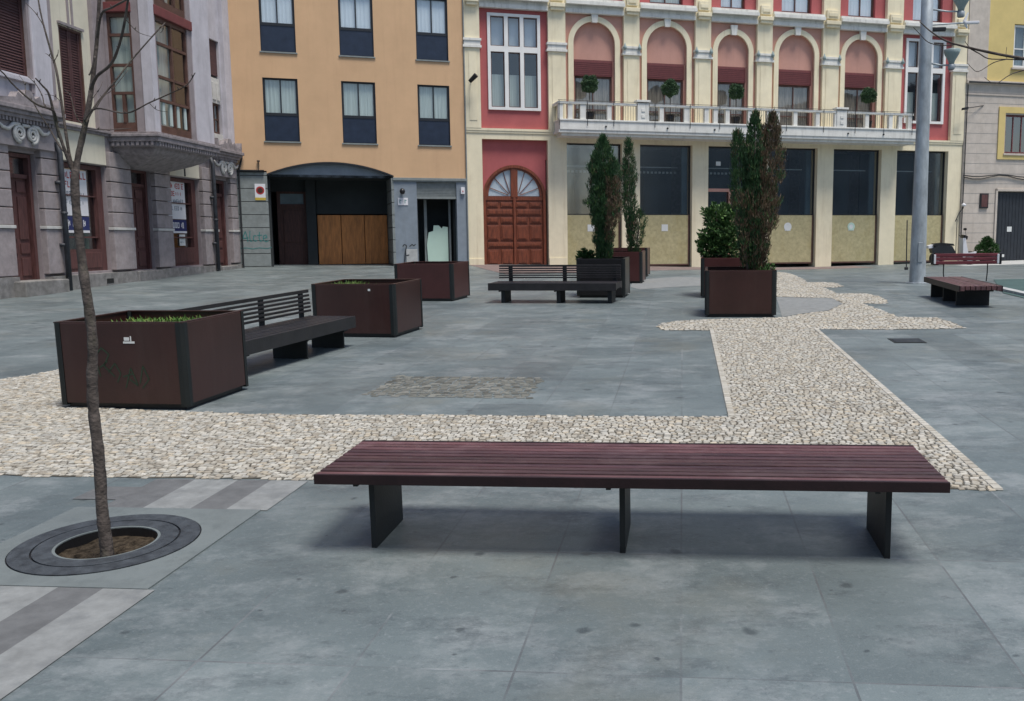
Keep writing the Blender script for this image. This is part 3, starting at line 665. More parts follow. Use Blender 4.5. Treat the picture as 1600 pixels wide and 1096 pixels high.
o = grow(p5, 'low_shrub', -.42, .30, .72, 'small round green shrub above the left corner of the black planter', 'shrub')
shrub(o, [(0,0,.12,.13),(.1,0,.10,.10),(-.1,0,.08,.1)], 120, .07, (.9,1.2,.8), 4)
o = grow(p4, 'small_weed', .47, -.42, .66, 'tiny weed at the right corner of the twin cypress planter', 'weed')
shrub(o, [(0,0,.10,.08),(-.1,.05,.06,.07)], 60, .05, (1,1.3,.8), 3)

# ------------------------------------------------------------------ benches
def slat_top(o, L, D, z0, z1, m_, n, edge=None, part='seat'):
    gap = .014; w_ = (D-gap*(n-1))/n; mb = MB()
    for i in range(n):
        y = i*(w_+gap); k0_ = len(mb.f); mb.box(-L/2, L/2, y, y+w_, z0+(0 if i in (0, n-1) else .015), z1+random.uniform(-.0015,.0015), 0, .005); q_ = random.uniform(.6,1.35); mb.col += [(q_, q_*random.uniform(.95,1.05), q_*random.uniform(.95,1.1))]*(len(mb.f)-k0_)
    return mb.build(part, m_, o)
def seat_bench(x, y, az, L, D, hh, feet, label, wood='bench_wood', edge='bench_edge', back=0, name='bench', n=11, foot_w=.44, inset=.10, slab=.052, backz=.74, plate=.012):
    o = on_ground(name, x, y, az, label, 'bench', 'low slatted benches on the plaza')
    slat_top(o, L, D, hh-slab+.012, hh, wood, n)
    MB().box(-L/2, L/2, -.022, -.002, hh-slab, hh+.002, bev=.003).build('front_board', edge, o)
    MB().box(-L/2, L/2, D+.002, D+.022, hh-slab, hh+.002, bev=.003).build('rear_board', edge, o)
    for f_ in feet:
        mb = MB().box(f_-plate, f_+plate, inset, inset+foot_w, -.03, hh-slab-.02, bev=.002); mb.box(f_-.05, f_+.05, inset-.04, D-.05, hh-slab-.022, hh-slab+.012)
        mb.build('leg', 'steel', o)
        MB().box(f_-.075, f_-.052, inset-.05, inset+.03, hh-slab-.03, hh-slab-.001).build('bracket', 'steel', o)
    if back:
        mb = MB(); nb = 6; z0 = hh+.06; st_ = (backz-z0)/nb
        for i in range(nb):
            yy = D-.02+.03*i/nb; z = z0+i*st_
            mb.box(-L/2+.04, L/2-.02, yy, yy+.025, z, z+st_*(.58 if i < nb-1 else .85), bev=.003)
        mb.build('backrest', wood, o)
        for f_ in feet:
            MB().box(f_-.04, f_+.04, D+.012, D+.045, hh-.05, backz-.03, bev=.003).build('back_post', 'steel', o)
    return o
fl, fr = g(498,741,.41), g(1480,754,.41)
seat_bench((fl.x+fr.x)/2, (fl.y+fr.y)/2, 95.6, 3.03, .655, .415, (-1.27,-.005,1.27), 'long backless slatted bench of purple brown wood in the foreground', n=11, slab=.048, plate=.014)
# the bench between the first two planters: it faces right
a_, b_ = Vector((-3.80, 9.14)), Vector((-3.17, 12.02)); m_ = (a_+b_)/2; az2 = math.degrees(math.atan2(b_.x-a_.x, b_.y-a_.y))
seat_bench(m_.x, m_.y, az2, (b_-a_).length, .62, .40, (-.95,.36,1.28), 'dark slatted bench with backrest between the two nearest planters', 'bench_dark', 'bench_dark', 1, 'backrest_bench', 8, .46, .06, .15, .76)
a_, b_ = g(763,443,.39), g(963,443,.39)
seat_bench((a_.x+b_.x)/2, (a_.y+b_.y)/2, math.degrees(math.atan2(b_.x-a_.x, b_.y-a_.y)), math.hypot(b_.x-a_.x, b_.y-a_.y), .60, .39, (-1.0,.12,1.13), 'black slatted bench with backrest in front of the arched wooden door', 'bench_dark', 'bench_dark', 1, 'backrest_bench', 7, .40, .08, .14, .72, .04)
seat_bench(7.06, 16.72, 6, 2.40, .68, .38, (-.72,.12,.98), 'low dark bench in front of the tall metal mast', 'bench_wood', 'bench_edge', 0, 'bench', 8, .56, .05, .10, .7, .02)

# the raised red rail behind it
c = g(1508, 440); o = on_ground('leaning_rail', c.x, c.y, 96, 'red wooden backrest rail with white end caps on two thin posts', 'rail')
for k in range(3): MB().box(-.72,.72,-.03,.03,.405+k*.088,.405+k*.088+.078,bev=.012).build('slat','rail_red',o)
for s_ in (-1,1):
    MB().box(s_*.72-.025, s_*.72+.025, -.04,.04,.42,.64,bev=.01).build('end_cap','sign_white',o)
    MB().box(s_*.72-.03+s_*.05, s_*.72+.03+s_*.05, -.045,.045,.40,.67,bev=.02).build('end_block','black',o)
    MB().tube([(s_*.48,0,0),(s_*.50,.02,.2),(s_*.50,.02,.44)],.014,8).build('post','steel',o)

# ------------------------------------------------------------------ mast with lamps
c = g(1433, 443); o = on_ground('lamp_mast', c.x, c.y, 95, 'tall tapering galvanised steel mast carrying grey bowl lamps', 'lamp post')
nseg = 18
MB().lathe([(.19,0),(.185,.05),(.182,.1),(.155,2.5),(.135,5),(.12,8.2),(0,8.2)], n=nseg).build('pole','galv',o, smooth=True)
MB().lathe([(.26,-.02),(.26,.02),(.19,.025)], n=nseg).build('base_plate','galv',o)
MB().box(-.05,.05,-.19,-.165,.5,.95,bev=.008).build('hatch','galv',o)
def lampbowl(px, py, size):
    q = at_depth(px, py, c.y-.1); L_ = o.matrix_world.inverted() @ q
    prof = [(.0,-.13),(.055,-.13),(.07,-.06),(.09,-.02),(.16,.10),(.185,.19),(.17,.20),(.0,.235)]
    h_ = MB().lathe([(r_*size+0, L_.z+z_*size) for r_, z_ in prof], L_.x, L_.y, 20).build('lamp','lampglass',o, smooth=True)
    MB().lathe([(.06*size, L_.z-.24*size),(.075*size, L_.z-.22*size),(.075*size, L_.z-.13*size),(.05*size, L_.z-.12*size)], L_.x, L_.y, 16).build('socket','galv',h_, smooth=True)
    MB().tube([(.12, 0, L_.z-.10),(L_.x*.6, L_.y*.6, L_.z-.14),(L_.x, L_.y, L_.z-.14)], [.022,.018,.018], 8).build('arm','galv',o, smooth=True)
lampbowl(1487, 92, 1.0); lampbowl(1502, 8, 1.1)
q = o.matrix_world.inverted() @ at_depth(1508, 36, c.y-.1)
MB().box(q.x-.02,q.x+.30,q.y-.05,q.y+.05,q.z-.03,q.z+.03,bev=.015).tube([(q.x+.05,q.y,q.z-.12),(q.x-.02,q.y,q.z+.02),(q.x+.06,q.y,q.z+.22)],[.02,.04,.015],8).build('white_fitting','sign_white',o)
MB().tube([(.12,0,q.z-.04),(q.x,q.y,q.z)],.02,8).build('arm','galv',o)
MB().box(.10,.42,-.05,.05,q.z-.19,q.z-.10,bev=.02).build('bracket','black',o)

# slim post before the last shop window
c = g(1416,422); o = on_ground('slim_post', c.x, c.y, 95, 'thin dark metal post standing before the rightmost shop window', 'post')
MB().lathe([(.02,0),(.02,1.75),(0,1.76)], n=10).build('pole','iron',o); MB().box(-.06,.06,-.06,.06,0,.10,bev=.02).build('foot','iron',o)

# ------------------------------------------------------------------ scooter and potted bush by the facade
x_, y_ = fp(19.6, 1.6); o = on_ground('motor_scooter', x_, y_, 88, 'parked black and white motor scooter behind the red rail', 'scooter')
for s_, nm in ((-.62,'wheel'),(.62,'wheel')):
    mb = MB(); n_ = 24
    for r0, r1, w_, z_ in ((.15,.25,.05,.25),):
        for k in range(n_):
            a0, a1 = 2*math.pi*k/n_, 2*math.pi*(k+1)/n_
            for rr, ww in (((r0,r1),(w_,w_)),):
                pass
    prof = [(.14,-.045),(.22,-.055),(.25,-.03),(.25,.03),(.22,.055),(.14,.045)]
    v0 = len(mb.v)
    for r_, yy in prof:
        for k in range(n_): a = 2*math.pi*k/n_; mb.v.append((s_+r_*math.cos(a), yy, .25+r_*math.sin(a)))
    for i in range(len(prof)-1):
        for k in range(n_): mb.f.append((i*n_+k, i*n_+(k+1)%n_, (i+1)*n_+(k+1)%n_, (i+1)*n_+k)); mb.mi.append(0)
    wh = mb.build('wheel','rubber',o, smooth=True)
    MB().tube([(s_,-.04,.25),(s_,.04,.25)],.14,16).build('rim','galv',wh)
MB().prism([(-.80,.45),(-.85,.62),(-.60,.72),(-.1,.70),(0,.55),(.1,.35),(.35,.30),(.35,.22),(-.25,.22),(-.45,.45)],-.14,.14).build('body','dark_frame',o)
MB().prism([(-.82,.70),(-.75,.80),(-.45,.82),(-.05,.78),(0,.71),(-.4,.70)],-.13,.13).build('seat','black',o)
MB().prism([(.30,.25),(.52,.35),(.42,.75),(.38,.98),(.28,.98),(.30,.60)],-.17,.17).build('front_shield','sign_white',o)
MB().prism([(.42,.42),(.85,.48),(.80,.36),(.45,.34)],-.07,.07).build('mudguard','sign_white',o)
MB().prism([(-.95,.62),(-.95,.72),(-.78,.76),(-.78,.64)],-.1,.1).build('tail_cover','sign_white',o)
o.scale = (1.12,1.12,1.12)
MB().tube([(.34,-.30,1.06),(.38,-.1,1.02),(.38,.1,1.02),(.34,.30,1.06)],.018,8).build('handlebar','black',o)
MB().prism([(.28,.96),(.46,.92),(.48,1.04),(.34,1.10)],-.12,.12).build('headlight_cowl','black',o)
MB().tube([(.34,-.25,1.06),(.30,-.28,1.28)],.007,6).tube([(.29,-.33,1.30),(.29,-.22,1.30)],.045,10).build('mirror','black',o)
x_, y_ = fp(21.8, .9); o = on_ground('potted_bush', x_, y_, 80, 'rounded green bush in a dark pot beside the beige wall', 'bush')
MB().lathe([(.0,0),(.25,0),(.33,.42),(.30,.42),(.28,.36),(0,.36)], n=20).build('pot','planter_dark',o, smooth=True)
mb = MB()
for (x,y,z,r_) in ((0,0,.62,.38),(.22,0,.55,.28),(-.25,0,.5,.28),(0,0,.88,.2)):
    for _ in range(420):
        u = Vector((random.gauss(0,1),random.gauss(0,1),random.gauss(0,1))).normalized(); p = Vector((x,y,z))+u*r_*random.uniform(.5,1.05)
        for q in range(3): leaf(mb, p, u+Vector((random.uniform(-.7,.7),random.uniform(-.7,.7),random.uniform(-.3,.9))), .09, .03, tone((.85,1.15,.85),.35))
mb.build('foliage','foliage',o)

# ------------------------------------------------------------------ tree at the right, only its branches reach into view
o = empty('bare_tree', (5.9, 7.4, height(5.9,7.4))); tag(o, 'bare tree outside the right edge whose twigs cross the mast', 'tree')
o2 = o; inv = Matrix.Translation(-o.location)
def put(mb, name):
    q = mb.build(name, 'bark', o2, smooth=True, zoff=0); q.data.transform(inv); return q
top = at_depth(1990, 160, 7.0)
put(MB().tube([(5.9,7.4,height(5.9,7.4)-.05),(5.88,7.35,1.2),(5.8,7.2,2.2),top], [.07,.055,.045,.03], 10), 'trunk')
for pts, a, b in (([(1990,160),(1800,130),(1700,108),(1600,92),(1560,85),(1515,75),(1480,65),(1455,50),(1437,34)],.028,.006),
                  ([(1493,70),(1470,71),(1450,66),(1434,50),(1427,43)],.007,.004), ([(1517,77),(1530,84),(1545,92),(1573,93),(1600,94)],.007,.006), ([(1508,65),(1512,71),(1518,76)],.004,.004),
                  ([(1573,93),(1553,98),(1529,112),(1518,106),(1512,99)],.006,.003), ([(1800,60),(1700,85),(1600,110),(1577,118),(1555,131),(1538,121)],.010,.003), ([(1573,74),(1572,84),(1573,92)],.003,.002), ([(1990,160),(1850,90),(1760,30),(1700,-60)],.02,.006), ([(1990,160),(2050,60),(2080,-60)],.02,.006), ([(1850,92),(1810,72),(1790,55)],.008,.005)):
    mb = MB(); limb(mb, pts, a*.62, b*.62, 7.0, 0, 6); put(mb, 'branch')


# ================================================================== buildings
def window_unit(par, x0, x1, z0, z1, y, cols=2, rows=(), fr='dark_frame', fw=.05, pane='glass', curt='curtain', name='window', depth=.06, bar=.04):
    """One window set with its frame's face at depth y: frame mesh > pane, curtain."""
    mb = MB(); mb.box(x0, x1, y, y+depth, z0, z0+fw).box(x0, x1, y, y+depth, z1-fw, z1).box(x0, x0+fw, y, y+depth, z0+fw, z1-fw).box(x1-fw, x1, y, y+depth, z0+fw, z1-fw)
    for c in range(1, cols):
        xx = x0+(x1-x0)*c/cols; mb.box(xx-bar/2, xx+bar/2, y+.004, y+depth-.004, z0+fw, z1-fw)
    for zz in rows: mb.box(x0+fw, x1-fw, y+.008, y+depth-.008, zz-bar/2, zz+bar/2)
    f = mb.build(name, fr, par)
    MB().add([(x0+fw*.5,y+depth*.5,z0+fw*.5),(x1-fw*.5,y+depth*.5,z0+fw*.5),(x1-fw*.5,y+depth*.5,z1-fw*.5),(x0+fw*.5,y+depth*.5,z1-fw*.5)],[(0,1,2,3)]).build('pane', pane, f)
    if curt:
        mb = MB(); n = 28; yc = y+depth+.015; v = []
        for i in range(n+1):
            xx = x0+(x1-x0)*i/n; yy = yc+.008*math.sin(i*1.9)+.005*math.sin(i*.7)
            v += [(xx,yy,z0),(xx,yy,z1)]
        mb.add(v, [(2*i,2*i+2,2*i+3,2*i+1) for i in range(n)]); mb.build('curtain', curt, f)
    return f

# ------------------------------------------------------------------ pink and cream building
ZP = .55
pk = house('arcade_building', PR, 74.3, ZP, 'pink and cream building with arches, long white balcony and boarded shopfronts')
BASE = .30
SHOPS = [(3.75,5.92),(6.64,8.79),(9.46,11.40),(12.08,14.22),(14.95,17.17),(17.90,20.38)]
PIL = [(0,.55),(3.07,3.73),(5.98,6.60),(8.86,9.50),(11.45,12.10),(14.32,15.05),(17.20,17.95),(20.40,21.05)]
mb = MB(); holes = [(.57,3.03,BASE-1,5.30)]+[(a,b,BASE-1,5.24) for a,b in SHOPS]
wall_cells(mb, 0, 21.05, BASE, 5.60, 0, .55, holes)
gf = mb.build('ground_floor_wall', 'cream', pk)
MB().box(0,21.05,-.05,.3,5.60,5.68).box(0,21.05,-.03,.3,5.52,5.60).build('string_course','cream',pk)
MB().box(0,.56,-.03,0,BASE,.95).box(3.04,3.74,-.03,0,BASE,.95).build('plinth','cream',pk)
# panels between the pilasters on the upper floors
SPR = 8.86
BAYS = [(3.73,5.98),(6.60,8.86),(9.50,11.45),(12.10,14.32),(15.05,17.20)]
mb = MB(); wall_cells(mb, .55, 3.07, 5.68, 9.92, .10, .5, [(.87,2.78,6.38,9.75)]); wall_cells(mb, 17.95, 20.40, 5.68, 9.92, .10, .5, [(18.22,20.08,6.38,9.75)])
wall_cells(mb, .0, 21.05, 10.42, 13.6, .12, .5, [(b0+.46,b1-.46,10.50,12.7) for b0,b1 in BAYS]+[(1.1,2.5,10.5,12.7),(18.5,19.9,10.5,12.7)])
mb.build('red_wall','red',pk)
for b0, b1 in BAYS:                                     # terracotta field with the arched recess
    c = (b0+b1)/2; r = (b1-b0)/2-.32; out = r+.20
    a = arc(c, SPR, r, r*1.0, 180, 0, 28); zt = 9.92
    mb = MB()
    for i in range(28): mb.prism([a[i], a[i+1], (a[i+1][0], zt), (a[i][0], zt)], .10, .45)
    mb.box(b0, c-r, .10, .45, 5.68, zt).box(c+r, b1, .10, .45, 5.68, zt); mb.build('arch_wall','terra',pk)
    MB().band([(c-r,5.70)]+arc(c,SPR,r,r,180,0,28)+[(c+r,5.70)], [(c-out,5.70)]+arc(c,SPR,out,out,180,0,28)+[(c+out,5.70)], .02, .14).build('arch_moulding','cream',pk)
    MB().prism([(c-.10,SPR+r-.05),(c+.10,SPR+r-.05),(c+.14,SPR+out+.12),(c-.14,SPR+out+.12)], -.06, .05).build('keystone','white',pk)
    MB().band([(c-r+.001,8.30),(c+r-.001,8.30)], [(c-r+.001,8.31),(c+r-.001,8.31)], .20,.3).build('soffit_line','shutter_red',pk)
    mb = MB(); a2 = arc(c, SPR, r+.01, r+.01, 180, 0, 28); mb.prism([(c-r-.01,8.31)]+a2+[(c+r+.01,8.31)], .22, .42); mb.build('arch_infill','terra',pk)
    sh = MB().box(c-r+.06,c+r-.06,.17,.30,7.72,8.29,bev=.01)
    for i in range(7): sh.box(c-r+.07,c+r-.07,.160,.17,7.78+i*.07,7.80+i*.07)
    sh.build('roller_shutter','shutter_red',pk)
    MB().box(c-r,c-r+.07,.2,.4,5.68,8.3).box(c+r-.07,c+r,.2,.4,5.68,8.3).build('reveal','terra',pk)
    window_unit(pk, c-r+.07, c+r-.07, 5.80, 7.72, .27, 2, (6.5,), 'win_wood', .07, 'glass', 'curtain_dim', 'balcony_window')
# side bay windows, white cross frames with six lights
for (x0, x1) in ((.87,2.78),(18.22,20.08)):
    mb = MB(); f = .09; y = .04
    mb.box(x0-.02,x0+f,y,y+.16,6.36,9.77).box(x1-f,x1+.02,y,y+.16,6.36,9.77).box(x0+f,x1-f,y,y+.16,6.36,6.46).box(x0+f,x1-f,y,y+.16,9.67,9.77).box(x0+f,x1-f,y+.004,y+.15,8.42,8.62)
    w_ = (x1-x0-2*f); 
    for k in (1,2): xx = x0+f+w_*k/3; mb.box(xx-.07,xx+.07,y+.002,y+.155,6.46,8.42).box(xx-.07,xx+.07,y+.002,y+.155,8.62,9.67)
    fr_ = mb.build('window','white_frame',pk)
    for k in range(3):
        xa = x0+f+w_*k/3+(.07 if k else 0); xb = x0+f+w_*(k+1)/3-(.07 if k < 2 else 0)
        for z0, z1 in ((6.46,8.42),(8.62,9.67)):
            MB().box(xa,xa+.035,y+.07,y+.11,z0,z1).box(xb-.035,xb,y+.07,y+.11,z0,z1).box(xa+.035,xb-.035,y+.07,y+.11,z0,z0+.035).box(xa+.035,xb-.035,y+.07,y+.11,z1-.035,z1).build('sash','win_wood',fr_)
            MB().add([(xa,y+.09,z0),(xb,y+.09,z0),(xb,y+.09,z1),(xa,y+.09,z1)],[(0,1,2,3)]).build('pane','glass',fr_)
            MB().add([(xa,y+.3,z0),(xb,y+.3,z0),(xb,y+.3,z1 if z0 > 8 else z0+1.2),(xa,y+.3,z1 if z0 > 8 else z0+1.2)],[(0,1,2,3)]).build('curtain','curtain_sky' if z0 > 8 else 'curtain',fr_)  # top lights: sky reflection put into the sheet's colour
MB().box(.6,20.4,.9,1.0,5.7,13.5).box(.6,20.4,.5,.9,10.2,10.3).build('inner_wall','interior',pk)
# pilasters, capitals and the double cornice
for i,(a,b) in enumerate(PIL):
    MB().box(a,b,-.06,.3,5.68,8.50).box(a,b,-.06,.3,8.82,13.6).box(a+.14,b-.14,-.075,-.05,5.95,8.35).build('pilaster','cream',pk)
    mb = MB().box(a-.06,b+.06,-.12,.2,8.50,8.58).box(a-.02,b+.02,-.10,.2,8.58,8.74).box(a-.05,b+.05,-.13,.2,8.74,8.82); cp = mb.build('capital','white',pk)
    if 2 <= i <= 6:
        for xx in (a+.02,b-.02):
            m2 = MB(); m2.lathe([(0,8.66),(.05,8.69),(.075,8.75),(.06,8.80),(.02,8.90),(0,8.95)], xx, -.14, 10); m2.build('finial','lampglass',cp,smooth=True)
    MB().box(a+.08,b-.08,-.20,-.05,9.95,10.05,bev=.02).box(a+.04,b-.04,-.24,-.05,10.05,10.20,bev=.02).box(a+.10,b-.10,-.16,-.05,10.28,10.62,bev=.02).box(a+.16,b-.16,-.19,-.05,10.36,10.52,bev=.02).build('bracket','cream',pk)
mb = MB()
segs = [(PIL[i][1],PIL[i+1][0]) for i in range(len(PIL)-1)]
for a,b in segs: mb.box(a,b,-.10,.3,9.92,10.06).box(a,b,-.04,.3,10.06,10.20).box(a,b,-.24,.3,10.20,10.32).box(a,b,-.16,.3,10.32,10.42)
mb.build('cornice','white',pk)
for b0, b1 in BAYS+[(.64,2.96),(18.04,20.36)]:
    window_unit(pk, b0+.46, b1-.46, 10.50, 12.70, .26, 2, (), 'win_wood', .07, 'glass', 'curtain_sky' if b0 > 8 else 'curtain', 'upper_window')
MB().box(-.02,21.07,-.4,.5,13.6,13.95).build('eaves','white',pk)
MB().box(0,21.05,.5,9,13.5,13.7).box(0,.3,.55,9,BASE,13.5).box(20.75,21.05,.55,9,BASE,13.5).box(0.3,20.75,8.7,9,BASE,13.5).build('roof','cornice_l',pk)
# arched wooden double door in a red recess
MB().box(.57,3.03,.34,.5,3.5,5.30).build('door_recess','red',pk)
c, r = 1.775, 1.19; mb = MB(); a = arc(c,3.20,r,r*.99,180,0,28)
for i in range(28): mb.prism([a[i],a[i+1],(a[i+1][0],4.6),(a[i][0],4.6)],.20,.42)
mb.box(.57,3.03,.20,.42,4.6,5.30).build('door_recess','red',pk)
mb = MB(); mb.band([(c-r+.10,.6)]+arc(c,3.20,r-.10,r-.10,180,0,28)+[(c+r-.10,.6)], [(c-r,.6)]+arc(c,3.20,r,r,180,0,28)+[(c+r,.6)], .16,.34)
dr = mb.build('door','door_wood',pk)
for s_ in (-1,1):
    lf = MB(); x_a, x_b = (c-r+.10, c-.01) if s_ < 0 else (c+.01, c+r-.10)
    lf.box(x_a,x_b,.26,.31,.62,3.10); 
    lw = x_b-x_a
    for (z0,z1,nc) in ((.72,1.28,2),(1.36,1.55,1),(1.63,2.18,2),(2.26,2.48,2),(2.55,2.78,1),(2.84,3.03,2)):
        for q in range(nc):
            xa = x_a+.06+(lw-.06)*q/nc; xb = x_a+(lw-.0)*(q+1)/nc-.06
            lf.box(xa,xb,.225,.26,z0,z1,bev=.015).box(xa+.05,xb-.05,.205,.226,z0+.05,z1-.05,bev=.012)
    lf.box(x_a,x_b,.22,.30,3.10,3.24,bev=.01)
    l_ = lf.build('leaf','door_wood',dr)
    a0, a1 = (180,97) if s_ < 0 else (83,0); q = arc(c,3.26,r-.22,r-.22,a0,a1,14)
    cx_ = c+s_*.13
    MB().add([(cx_,.275,3.26)]+[(x,.275,z) for x,z in q],[tuple(range(len(q)+1))]).build('fanlight','curtain_sky',dr)
    MB().add([(cx_,.262,3.26)]+[(x,.262,z) for x,z in q],[tuple(range(len(q)+1))]).build('pane','glass',dr)
    mb = MB(); o_ = arc(c,3.24,r-.10,r-.10,a0,a1,14); mb.band(q,o_,.22,.30)
    for t in (3,7,11): 
        x, z = q[t]; mb.tube([(cx_+(x-cx_)*.12,.25,3.26+(z-3.26)*.12),(x,.25,z)],.014,6)
    mb.build('fan_bars','iron' if 0 else 'door_wood',dr)
MB().box(c-.13,c+.13,.19,.32,3.20,4.34,bev=.02).box(c-.05,c+.05,.18,.26,.62,3.2,bev=.01).build('centre_post','garage_wood' if 0 else 'door_wood',dr)
MB().box(.60,2.95,-.04,.5,BASE,.68).build('threshold','plinth',pk)
# shopfronts
for i,(a,b) in enumerate(SHOPS):
    f = MB().box(a,a+.05,.22,.30,.6,5.24).box(b-.05,b,.22,.30,.6,5.24).box(a+.05,b-.05,.22,.30,5.18,5.24).box(a+.05,b-.05,.215,.30,2.54,2.60).build('shopfront','dark_frame',pk)
    MB().add([(a,.26,2.6),(b,.26,2.6),(b,.26,5.2),(a,.26,5.2)],[(0,1,2,3)]).build('pane','glass_dark',f)
    bd = MB().box(a+.03,b-.10,.17,.22,.60,2.56,bev=.005)
    if i in (0,5): pass
    bd.build('chipboard',"ply",f)
    MB().box(b-.10,b-.05,.15,.24,.60,2.58).box(a+.03,b-.10,.162,.17,.60,.66).build('board_edge','win_wood',f)
    cm = (a+b)/2-(.12 if i != 1 else .0)
    if i != 2:
        pp_ = MB().box(cm-.13,cm+.13,.163,.167,1.94,2.20); pp_.build('notice','paper',f)
        if i >= 3: MB().lathe([(0,.0)],0,0,3) if 0 else MB().band(arc(cm,2.10,.09,.09,0,360,16),arc(cm,2.10,.17,.17,0,360,16),.160,.164).build('notice_ring','mint' if i == 4 else 'paper',f)
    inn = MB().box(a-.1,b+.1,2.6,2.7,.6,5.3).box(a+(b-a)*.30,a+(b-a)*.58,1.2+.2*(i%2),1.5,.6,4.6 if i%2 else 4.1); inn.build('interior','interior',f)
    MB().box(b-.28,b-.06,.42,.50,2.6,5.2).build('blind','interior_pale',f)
    m2 = MB().box(a+.1,b-.4,.55,.58,4.40,4.44)
    if i in (0,1,2):
        for k in range(int((b-a-.5)/.16)):
            xx = a+.15+k*.16; m2.box(xx,xx+.09,.55,.57,4.18,4.26)
    m2.build('mark_row','relief',f)  # thin strip and small white marks behind the shop glass
    if i == 2:
        MB().box(a+.05,b-.2,.14,.22,3.48,3.60).box(a+.95,a+1.03,.14,.22,.62,3.48).build('door_frame','terra',f)
        MB().box(a+1.03,b-.1,.15,.20,2.6,3.48).build('transom_board','interior',f)
        MB().box(a+.42,a+.62,.235,.24,4.5,4.66).build('sticker','paper',f)
# balcony
BY = -.92
mb = MB().box(2.98+.25,17.9+.3,BY,.0,5.50,5.60,bev=.01).box(3.10+.25,17.80+.3,BY+.10,.0,5.40,5.50).box(3.02+.25,17.86+.3,BY-.03,.0,5.60,5.95,bev=.015).box(3.0+.25,17.9+.3,BY-.06,.0,5.92,5.98,bev=.01)
bal = mb.build('balcony','white',pk)
mb = MB()
for x in (3.31,3.67,4.15,5.15,7.19,8.19,8.99,9.36,9.85,10.78,11.57,11.95,12.71,13.68,14.50,15.87,16.95,17.39,17.83):
    w_ = .085 if x not in (4.15,8.19) else .11; MB().box(x-w_,x+w_,BY,BY+.16,5.98,6.52,bev=.01).build('baluster','white',bal)
for x in (6.45,14.72): MB().box(x-.22,x+.22,BY-.03,BY+.22,5.98,6.66,bev=.01).box(x-.27,x+.27,BY-.07,BY+.26,6.66,6.74,bev=.01).box(x-.07,x+.07,BY-.05,BY-.03,6.1,6.2).box(x-.07,x+.07,BY-.05,BY-.03,6.32,6.42).build('pedestal','white',bal)
mb = MB().box(3.2,6.2,BY-.03,BY+.19,6.52,6.60,bev=.01).box(6.70,14.46,BY-.03,BY+.19,6.52,6.60,bev=.01).box(14.98,17.98,BY-.03,BY+.19,6.52,6.60,bev=.01).box(3.2,3.38,BY+.19,0,6.52,6.60).box(17.8,17.98,BY+.19,0,6.52,6.60)
mb.build('handrail','white',bal)
mb = MB()
for k in range(150):
    x = 3.25+k*.098
    if abs(x-6.45) > .25 and abs(x-14.72) > .25: mb.tube([(x,BY+.08,5.98),(x,BY+.08,6.52)],.007,4)
x = 3.3
for k in range(8): mb.tube([(x,BY+.2+k*.09,5.98),(x,BY+.2+k*.09,6.52)],.007,4)
mb.tube([(3.2,BY-.05,6.64),(17.98,BY-.05,6.64)],.010,5)
for x in (3.24,4.3,5.3,6.9,8.3,9.5,11.0,12.3,13.9,15.3,16.6,17.9): mb.tube([(x,BY-.06,5.75),(x,BY-.06,6.64)],.011,5)
tag(mb.build('iron_bars','iron',bal), 'thin iron bars of the balcony', None)
mb = MB()
for x in (5.0,7.4,9.3,12.0,15.0,16.6): mb.tube([(x,BY-.07,5.74),(x,BY+.05,5.74)],.035,8)
mb.build('drain_spouts','iron',bal)
# small spotlights on the facade
def fac_thing(hs, name, x, y, z, label, cat, group=None):
    o = bpy.data.objects.new(name, None); COL.objects.link(o)
    a_ = hs.matrix_world if hs.matrix_world != Matrix.Identity(4) else None
    rot = Matrix.Rotation(hs.rotation_euler.z, 4, 'Z'); p = Vector(hs.location)+rot @ Vector((x, y, z-hs['_zb'])); o.location = p; o.rotation_euler = hs.rotation_euler[:]
    return tag(o, label, cat, group)
o = fac_thing(pk, 'spotlight', .22, -.06, 7.35, 'small dark spotlight on a bracket at the left pilaster of the pink building', 'spotlight')
MB().tube([(0,0,0),(-.05,-.25,-.05)],.018,6).build('arm','iron',o); MB().tube([(-.10,-.28,-.10),(.12,-.42,.12)],[.07,.09],12).build('head','steel',o)
for k,(x,z,rr,lb) in enumerate(((4.51,7.30,.30,'leftmost'),(7.67,7.26,.30,'second from left'),(10.37,7.24,.27,'third from left'),(16.15,7.30,.29,'rightmost'))):
    o = fac_thing(pk, 'topiary', x, -.5, 5.98, f'round clipped bush on a stem on the white balcony, {lb}', 'topiary', 'clipped bushes on the balcony')
    MB().lathe([(0,0),(.14,0),(.19,.32),(.16,.32),(0,.28)],n=14).build('pot','planter_dark',o,smooth=True)
    MB().tube([(0,0,.25),(.01,0,.7),(0,0,z-5.98)],.018,6).build('stem','bark',o)
    mb = MB(); 
    for _ in range(1500):
        u = Vector((random.gauss(0,1),random.gauss(0,1),random.gauss(0,1))).normalized(); p = Vector((0,0,z-5.98))+u*rr*random.uniform(.7,1.03)*(1+.10*math.sin(u.x*6+x)+.08*math.sin(u.z*9))
        for q in range(3): leaf(mb, p, u*.4+Vector((random.uniform(-.8,.8),random.uniform(-.8,.8),random.uniform(-.5,.8))), .06, .032, tone((1.3,1.35,1.7),.4))
    mb.build('foliage','foliage',o)

